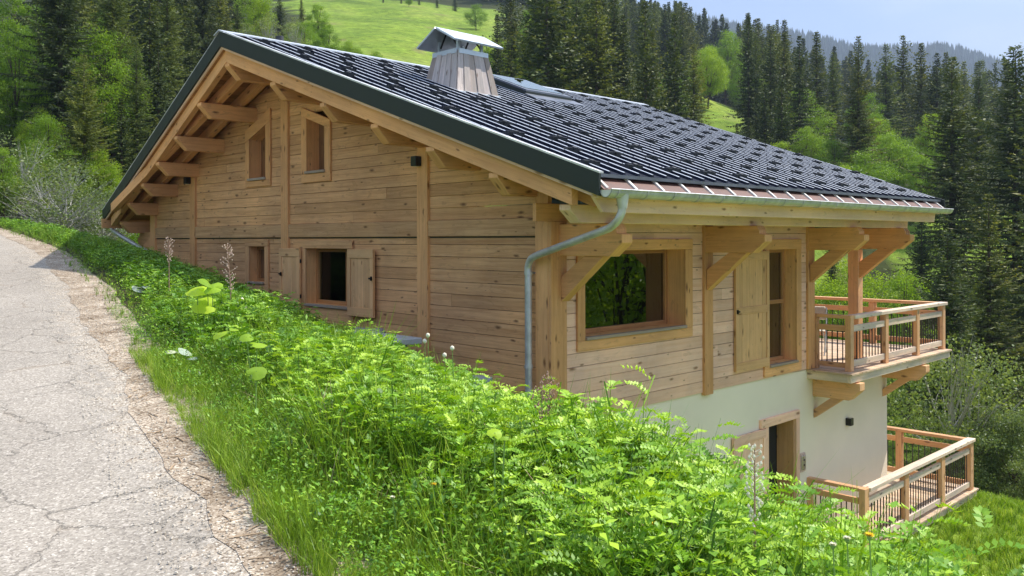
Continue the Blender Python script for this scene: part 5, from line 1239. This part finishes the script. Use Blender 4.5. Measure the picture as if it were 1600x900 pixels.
def grow(e, d):   # plant height factor across the bank
    return (1.0 - 0.20 * sstep(d, 4.2, 6.0)) * (0.80 + 0.20 * sstep(d, 2.6, 3.6)) * (0.50 + 0.50 * sstep(e, 0.0, 0.7)) * (1 - .30 * sstep(d, 6, 10)) * (1 - .15 * sstep(d, 10, 16))
nq = np.random.RandomState(77)
def stand(name, protos, n, dr_, er, seed, mat, smin=.7, smax=1.15, pw=1.0, label=None, thin=None, cat='plants'):
    pos, d, e, r = field(n, dr_, er, seed, pw)
    cl_ = np.sin(pos[:, 0] * 3.1 + 1) * np.sin(pos[:, 1] * 2.7) ; 
    keep = np.ones(n, bool) if thin is None else thin(e, d, cl_, np.random.RandomState(seed + 1).rand(n))
    q = np.random.RandomState(seed + 2); sc = (smin + (smax - smin) * q.rand(n)) * grow(e, d) * (1 + .22 * cl_ + .14 * np.sin(pos[:, 0] * 7.3) * np.cos(pos[:, 1] * 6.1))
    Q, V = stamp(protos, pos[keep], (q.rand(n) * 6.28)[keep], sc[keep], seed + 3)
    o = quads_mesh(name, Q, V, mat); tag(o, label, cat, kind='stuff'); return len(Q)
def dock(seed, n=9, L=.20, W=.035):
    q = np.random.RandomState(seed); Q, V = [], []
    for i in range(n):
        az = q.rand() * 6.28; l_ = L * q.uniform(.6, 1.2); up0 = q.uniform(.6, 1.6); o_ = np.array([math.cos(az), math.sin(az), 0]); sd = np.array([-math.sin(az), math.cos(az), 0]); v = .3 + .5 * q.rand()
        T = [0, .3, .6, .85, 1]; ws = [.15, .8, 1, .6, .02]
        P = [o_ * l_ * t + np.array([0, 0, l_ * (up0 * t - .75 * up0 * t * t)]) for t in T]
        for j in range(4):
            for sg in (-1, 1): Q.append([P[j], P[j] + sd * sg * W * ws[j] + np.array([0, 0, .25 * W * ws[j]]), P[j + 1] + sd * sg * W * ws[j + 1] + np.array([0, 0, .25 * W * ws[j + 1]]), P[j + 1]]); V.append(v + .06 * sg)
    return np.array(Q), np.array(V)
def nettle(seed, H=.42):
    q = np.random.RandomState(seed); Q, V = [], []; w = np.array([.003, 0, 0]); ln = q.randn(2) * .06
    for i in range(4): a, b_ = np.array([ln[0] * (i / 4), ln[1] * (i / 4), H * i / 4]), np.array([ln[0] * (i + 1) / 4, ln[1] * (i + 1) / 4, H * (i + 1) / 4]); Q.append([a - w, a + w, b_ + w, b_ - w]); V.append(.3)
    for k in range(9):
        t = .15 + .85 * k / 8; p = np.array([ln[0] * t, ln[1] * t, H * t]); a0 = k * 1.57 + q.rand() * .4; L = .085 * (1.1 - .6 * t)
        for a in (a0, a0 + 3.14):
            d = np.array([math.cos(a), math.sin(a), .15 - .5 * (1 - t) + q.randn() * .15]); d /= np.linalg.norm(d); sd = np.cross(d, [0, 0, 1]); nn = np.cross(sd, d); Q.append(leafq(p, d, nn, L, L * .27)); V.append(.35 + .45 * t + q.randn() * .1)
    return np.array(Q), np.array(V)
VP = [vetch(i) for i in range(4)]; VP2 = [vetch(10 + i, pairs=4, leaves=7, stems=3, ll=.042, lw=.013) for i in range(3)]
HP = [herb(i) for i in range(4)]; HP2 = [herb(10 + i, n=34, L=.075, W=.022, H=.42, spread=.13) for i in range(4)]
TP = [tuft(i) for i in range(5)]; TP2 = [tuft(10 + i, n=12, H=.36, W=.006) for i in range(4)]
tot = 0
tot += stand('vetch_plants', VP, 900, (1.9, 6.3), (.45, 2.7), 100, L_VETCH, .8, 1.2, 1.0, 'bright feathery vetch and leafy weeds covering the near bank', lambda e, d, c, u: u < .35 + .65 * sstep(e, .5, 1.2))
tot += stand('vetch_plants', VP2, 1500, (6.0, 20), (.35, 2.9), 110, L_VETCH, .8, 1.15, 1.1, 'leafy green weeds on the far part of the roadside bank')
tot += stand('leafy_weeds', HP, 1500, (1.9, 7), (.05, 2.6), 120, L_VETCH, .6, 1.15, 1.0, 'small leaved weeds between the grass on the near bank')
tot += stand('leafy_weeds', HP2, 1700, (6.5, 22), (.10, 2.8), 130, L_VETCH, .6, 1.1, 1.0, 'small leaved weeds along the far roadside bank')
tot += stand('long_grass', TP, 6000, (1.9, 7), (-.10, 2.0), 140, L_GRASS, .7, 1.35, 1.0, 'long bright grass blades on the near bank beside the gravel', lambda e, d, c, u: u < 1 - .35 * sstep(e, .7, 1.4))
tot += stand('long_grass', TP2, 4200, (6.5, 24), (-.02, 2.6), 150, L_GRASS, .6, 1.1, 1.0, 'long bright grass along the far roadside bank')
tot += stand('broad_leaf_weeds', [dock(i) for i in range(4)], 330, (2.0, 9), (.1, 2.3), 180, L_VETCH, .7, 1.3, 1.0, 'broad leaved dock and dandelion rosettes in the bank')
tot += stand('nettles', [nettle(i) for i in range(5)], 1500, (2.0, 10), (.5, 2.5), 190, L_VETCH, .8, 1.35, 1.0, 'upright leafy stems scattered through the bank', lambda e, d, c, u: u < .35 + .65 * (c > 0))
tot += stand('tall_grass', [tuft(60 + i, n=9, H=.62, W=.0034, lean=.4) for i in range(4)], 700, (2.0, 9), (.3, 2.4), 200, L_GRASS, .8, 1.2, 1.0, 'tall thin grass stems rising above the weeds')
tot += stand('dry_stems', [tuft(70 + i, n=5, H=.5, W=.0026, lean=.9) for i in range(3)], 220, (2.0, 8), (.2, 2.2), 210, M_LITTER, .8, 1.2, 1.0, 'last year dry stems bent among the green plants')
tot += stand('edge_grass', TP, 3000, (2.2, 7), (-.12, .75), 160, L_GRASS, .5, 1.0, 1.0, 'short grass fringe where the bank meets the gravel', cat='grass')
tot += stand('edge_weeds', HP, 1500, (2.2, 9), (-.02, .8), 170, L_VETCH, .5, 1.0, 1.0, 'small weeds creeping over the gravel edge')
print('bank quads', tot)
# short lawn below the balconies and rough grass around the house
def lawn(name, n, xr, yr, protos, seed, mat, label, smin=.5, smax=1.0):
    q = np.random.RandomState(seed); X = q.uniform(*xr, n); Y = q.uniform(*yr, n); dx, dy = X - CX, Y - CY; r = dx * R[0] + dy * R[1]; d = dx * F[0] + dy * F[1]
    pos = np.stack([X, Y, terrain(r, d) - .01], 1); Q, V = stamp(protos, pos, q.rand(n) * 6.28, smin + (smax - smin) * q.rand(n), seed); o = quads_mesh(name, Q, V, mat); tag(o, label, 'grass', kind='stuff')
LT = [tuft(30 + i, n=10, H=.28, W=.008, lean=.7) for i in range(4)]
lawn('lawn_grass', 9000, (4.5, 17), (-5.0, 1.0), LT, 5, L_GRASS, 'bright grass slope below the lower balcony')
lawn('wall_foot_grass', 1500, (-2.2, -.2), (-1.5, 12), TP2, 6, L_GRASS, 'grass at the foot of the gable wall', .5, .9)
# pebbles and dry litter on the shoulder
def scatter_flat(name, n, er, dr_, size, mat, seed, label, elong=1.0, pw=1.3):
    q = np.random.RandomState(seed); d = dr_[0] + (dr_[1] - dr_[0]) * q.rand(n) ** pw; e = er[0] + (er[1] - er[0]) * q.rand(n); r = redge(d) + e / .86
    z = np.where(e > 0, terrain(r, d), zroad(d)); X, Y = CX + F[0] * d + R[0] * r, CY + F[1] * d + R[1] * r; s = size * (.4 + q.rand(n) ** 2 * 1.6); a = q.rand(n) * 6.28
    c = np.stack([X, Y, z + .006], 1); ux = np.stack([np.cos(a), np.sin(a), 0 * a], 1) * (s * elong)[:, None]; uy = np.stack([-np.sin(a), np.cos(a), 0 * a], 1) * (s * (.7 if elong < 2 else .16))[:, None]; uz = np.array([0, 0, 1.0])[None] * (s * (.6 if elong < 2 else .12))[:, None]
    b4 = [c - ux - uy, c + ux - uy, c + ux + uy, c - ux + uy]; t4 = [c - (ux + uy) * .6 + uz, c + (ux - uy) * .6 + uz, c + (ux + uy) * .6 + uz, c - (ux - uy) * .6 + uz]
    F_ = [np.stack(t4, 1)] + [np.stack([b4[i], b4[(i + 1) % 4], t4[(i + 1) % 4], t4[i]], 1) for i in range(4)]
    o = quads_mesh(name, np.concatenate(F_), np.tile(q.rand(n), 5), mat); tag(o, label, 'debris', kind='stuff')
scatter_flat('gravel', 12000, (-.60, .35), (2.4, 14), .0036, M_PEBBLE, 1, 'small loose stones on the dusty road shoulder')
scatter_flat('dry_litter', 700, (-.30, .45), (2.6, 12), .014, M_LITTER, 2, 'dry stalks and needles strewn on the road shoulder', elong=3.0)
# ---- single plants one can point to
def at(px, py, d): r = (px - 800) / FPX * d; x, y = rd(r, d); return Vector((x, y, -(py - yh(px)) / FPX * d)), Vector((x, y, Z(r, d)))
def butterbur(px, py, d, label, leaves, mat=L_BROAD, seed=0):
    t, g = at(px, py, d); q = random.Random(seed); e_ = empty('butterbur', g, label, 'plant')
    for (du, dv, s) in leaves:
        p = t + Vector((R[0], R[1], 0)) * du + Vector((0, 0, dv)); st = MB(); st.tube([g, g.lerp(p, .5) + Vector((q.uniform(-.03, .03), q.uniform(-.03, .03), 0)), p], [.005, .004, .0035], 6); st.build('stalk', M_GSTEM, e_, smooth=True)
        s *= .78; az = q.uniform(0, 6.28); nb = 18; rings = []; tilt = Vector((q.uniform(-.5, .5), q.uniform(-.6, .1), 1)).normalized(); a = tilt.orthogonal().normalized(); b_ = tilt.cross(a)
        pts = []
        for k in range(nb):
            ph = 6.283 * k / nb; rr = s * (1.0 - .55 * math.exp(-((ph) / .35) ** 2) - .55 * math.exp(-((ph - 6.283) / .35) ** 2) + .05 * math.sin(ph * 7 + az)); cup = .18 * s * (math.sin(ph * 2 + az) * .5 + .2) - .25 * s
            pts.append(p + (a * math.cos(ph + az) + b_ * math.sin(ph + az)) * rr + tilt * cup)
        mid = [p + (v - p) * .5 + tilt * .06 * s for v in pts]; V = []; 
        for k in range(nb):
            j = (k + 1) % nb; V.append([p, mid[k], mid[j], mid[j]]); V.append([mid[k], pts[k], pts[j], mid[j]])
        mb = MB(); sh = .0 
        for k in range(nb):
            j = (k + 1) % nb; mb.poly([p, mid[k], mid[j]], [(0, 0)] * 3, .55); mb.poly([mid[k], pts[k], pts[j], mid[j]], [(0, 0)] * 4, .45)
        mb.build('leaf', mat, e_, smooth=True)
butterbur(320, 458, 7.2, 'big bright butterbur leaves below the tall brown seed stalk', [(-.06, .03, .13), (0, -.09, .14), (.07, .05, .11), (.02, .09, .09)], seed=1)
butterbur(345, 520, 6.3, 'single bright butterbur leaf left of the bank near the asphalt cracks', [(0, 0, .085), (.09, .03, .05)], seed=2)
butterbur(402, 536, 5.6, 'two bright butterbur leaves in the middle of the bank', [(0, 0, .08), (-.07, .04, .06)], seed=3)
butterbur(400, 580, 5.0, 'lowest bright butterbur leaf nearest the gravel edge', [(0, 0, .075)], seed=4)
butterbur(470, 545, 5.5, 'small yellow green butterbur leaves right of the others', [(-.02, 0, .06), (.03, .03, .05)], seed=5)
butterbur(772, 676, 3.5, 'pale yellow green lobed leaf low in front of the corner post', [(0, 0, .04), (.04, -.02, .03)], seed=6)
butterbur(218, 450, 9.6, 'pale grey leaf beside the road at the left of the bank', [(0, 0, .10), (.08, .02, .07)], L_PALELEAF, seed=8)
butterbur(290, 548, 6.4, 'pale leaves drooping over the road edge', [(0, 0, .07), (-.1, .0, .06), (.05, -.05, .06)], L_PALELEAF, seed=9)
def seedstalk(px, ytop, d, label, spread=.05, n=50, frac=.45, mat=M_SEED, lean=(0, 0)):
    t, g = at(px, ytop, d); q = random.Random(px); e_ = empty('seed_stalk', g, label, 'plant')
    g2 = g; mid = g2.lerp(t, .5) + Vector((lean[0], lean[1], 0)); MB().tube([g2, mid, t], [.006, .005, .002], 6).build('stalk', M_STALK, e_, smooth=True)
    h = MB(); H = (t - g2).length
    for i in range(n):
        f = i / n; p = t.lerp(mid, f * frac * 2) if f * frac * 2 <= 1 else mid
        az = q.uniform(0, 6.28); L = spread * (.35 + .65 * math.sin(math.pi * min(1, f + .12))) * q.uniform(.6, 1.2); tip = p + Vector((math.cos(az) * L, math.sin(az) * L, L * .5))
        h.tube([p, tip], [.0012, .001], 3, cap=False); h.tube([tip, tip + Vector((0, 0, .007)), tip + Vector((0, 0, .014))], [.002, .0055, .002], 5)
    h.build('seed_head', mat, e_)
seedstalk(355, 385, 8.2, 'tall pinkish brown seed stalk in front of the small square window', .065, 60, .55, lean=(.02, -.03))
seedstalk(264, 374, 9.4, 'slim pinkish seed stalk near the left downpipe', .05, 36, .35)
seedstalk(1178, 702, 3.0, 'cream branching seed stalk in front of the open door leaf', .035, 55, .40, M_PUFF)
seedstalk(858, 590, 4.5, 'reddish dry seed stalk at the foot of the corner post', .06, 70, .45, M_STALK)
seedstalk(846, 606, 4.4, 'shorter reddish dry stalk left of the corner post foot', .05, 50, .5, M_STALK)
def headed(name, px, py, d, label, mat, r=.012, cat='flower', petals=0, flat=1.0, parts=('stem', 'seed_ball')):
    t, g = at(px, py, d); e_ = empty(name, g, label, cat); mid = g.lerp(t, .5) + Vector((.01, -.01, 0)); MB().tube([g, mid, t], [.0028, .0025, .002], 6).build(parts[0], M_GSTEM, e_, smooth=True)
    if petals:
        m = MB()
        for k in range(petals):
            az = 6.283 * k / petals + (k % 3) * .2; el = .25 + .5 * (k % 3) / 2; dv_ = Vector((math.cos(az) * math.cos(el), math.sin(az) * math.cos(el), math.sin(el))); s = dv_.cross(Vector((0, 0, 1))).normalized() * .0022
            m.poly([t, t + dv_ * r * .6 + s, t + dv_ * r, t + dv_ * r * .6 - s], [(0, 0)] * 4, .5)
        m.build(parts[1], mat, e_)
        MB().tube([t - Vector((0, 0, .012)), t - Vector((0, 0, .004)), t + Vector((0, 0, .003))], [.003, .0075, .006], 8).build('calyx', M_GSTEM, e_, smooth=True)
    else:
        pts = [t + Vector((0, 0, r * 1.2 * (k / 6 * 2 - 1))) for k in range(7)]; MB().tube(pts, [max(.001, r * math.sqrt(max(0, 1 - (k / 6 * 2 - 1) ** 2))) for k in range(7)], 9).build(parts[1], mat, e_, smooth=True)
for i, (px, py, d, lab) in enumerate([(668, 524, 5.4, 'cream seed ball in front of the right gable post'), (663, 533, 5.4, 'smaller cream seed ball just left of the gable post foot'), (706, 544, 5.2, 'cream seed ball against the dark gable cladding'), (694, 555, 5.1, 'lower cream seed ball left of the one against the cladding'), (378, 468, 8.0, 'tiny cream seed head right of the tall seed stalk'), (383, 480, 8.0, 'second tiny cream seed head below the first by the tall stalk')]):
    headed('seed_head_flower', px, py, d, lab, M_PUFF, .013 if px > 500 else .016)
for (px, py, d, lab) in [(1357, 838, 2.55, 'yellow dandelion at the lower right in front of the balcony'), (1020, 820, 2.9, 'yellow dandelion bud in the middle of the near weeds'), (676, 758, 3.6, 'small yellow dandelion low on the bank'), (505, 758, 4.1, 'small yellow dandelion beside the gravel')]:
    headed('dandelion', px, py, d, lab, M_YELLOW, .017, petals=34, parts=('stem', 'petals'))
for (px, py, d, lab) in [(1322, 842, 2.5, 'faded cream dandelion left of the yellow one'), (1300, 852, 2.5, 'half closed faded dandelion at the far left of the three'), (612, 778, 3.5, 'closed dandelion bud on a long stem in the grass')]:
    headed('dandelion', px, py, d, lab, M_PUFF, .013, petals=26, parts=('stem', 'petals'))
# a few tall single leafy shoots that break the outline of the bank
def shoot(px, ytop, d, label, seed, big=1.0):
    t, g = at(px, ytop, d); H = (t - g).length; Q, V = vetch(seed, pairs=6, leaves=9, stems=1, ll=.030 * big, lw=.009 * big, H=H); o = quads_mesh('leafy_shoot', Q + np.array(g)[None, None], V, L_VETCH); 
    for v in (): pass
    tag(o, label, 'plant'); return o
for i, (px, yt, d, lab) in enumerate([(905, 622, 4.2, 'leafy shoot right of the downpipe foot'), (1108, 672, 3.3, 'pointed leafy shoot against the cream wall left of the door leaf'), (1060, 655, 3.6, 'leafy shoot against the top of the cream wall'), (1425, 770, 2.5, 'leafy shoot in front of the lower balcony corner'), (1385, 800, 2.5, 'leafy shoot in front of the lower balcony railing'), (740, 590, 5.0, 'drooping pale shoot in front of the gable cladding'), (1230, 765, 2.8, 'leafy shoot in front of the doorway'), (345, 440, 8.5, 'leafy shoot beside the tall seed stalk')]):
    shoot(px, yt, d, lab, 50 + i, .95)
t, g = at(1338, 750, 2.6)
MB().hexa([g + Vector((-.004, 0, 0)), g + Vector((.004, 0, 0)), g + Vector((.004, .001, 0)), g + Vector((-.004, .001, 0)), t + Vector((-.0006, 0, 0)), t + Vector((.0006, 0, 0)), t + Vector((.0006, .001, 0)), t + Vector((-.0006, .001, 0))], (0, 0, 1), .7).build('grass_blade', L_GRASS)
tag(bpy.data.objects['grass_blade'], 'single upright grass blade in front of the lower balcony post', 'grass blade')
# ------------------------------------------------------------------ air
xs0, xs1, ys0, ys1 = -2600, 3600, -3000, 3200
hz = MB(); hz.box(-2600, 3600, -3000, 3200, -420, 900, val=.5); ho = hz.build('haze', None); ho['kind'] = 'stuff'; ho['label'] = 'thin blue mountain haze'; ho['category'] = 'haze'
m = bpy.data.materials.new('haze'); m.use_nodes = True; n = m.node_tree.nodes; n.clear(); out = n.new('ShaderNodeOutputMaterial'); pv = n.new('ShaderNodeVolumePrincipled')
pv.inputs['Color'].default_value = (0.62, 0.76, 1.0, 1); pv.inputs['Density'].default_value = 0.00034; pv.inputs['Anisotropy'].default_value = 0.2
m.node_tree.links.new(pv.outputs[0], out.inputs['Volume']); ho.data.materials.append(m)
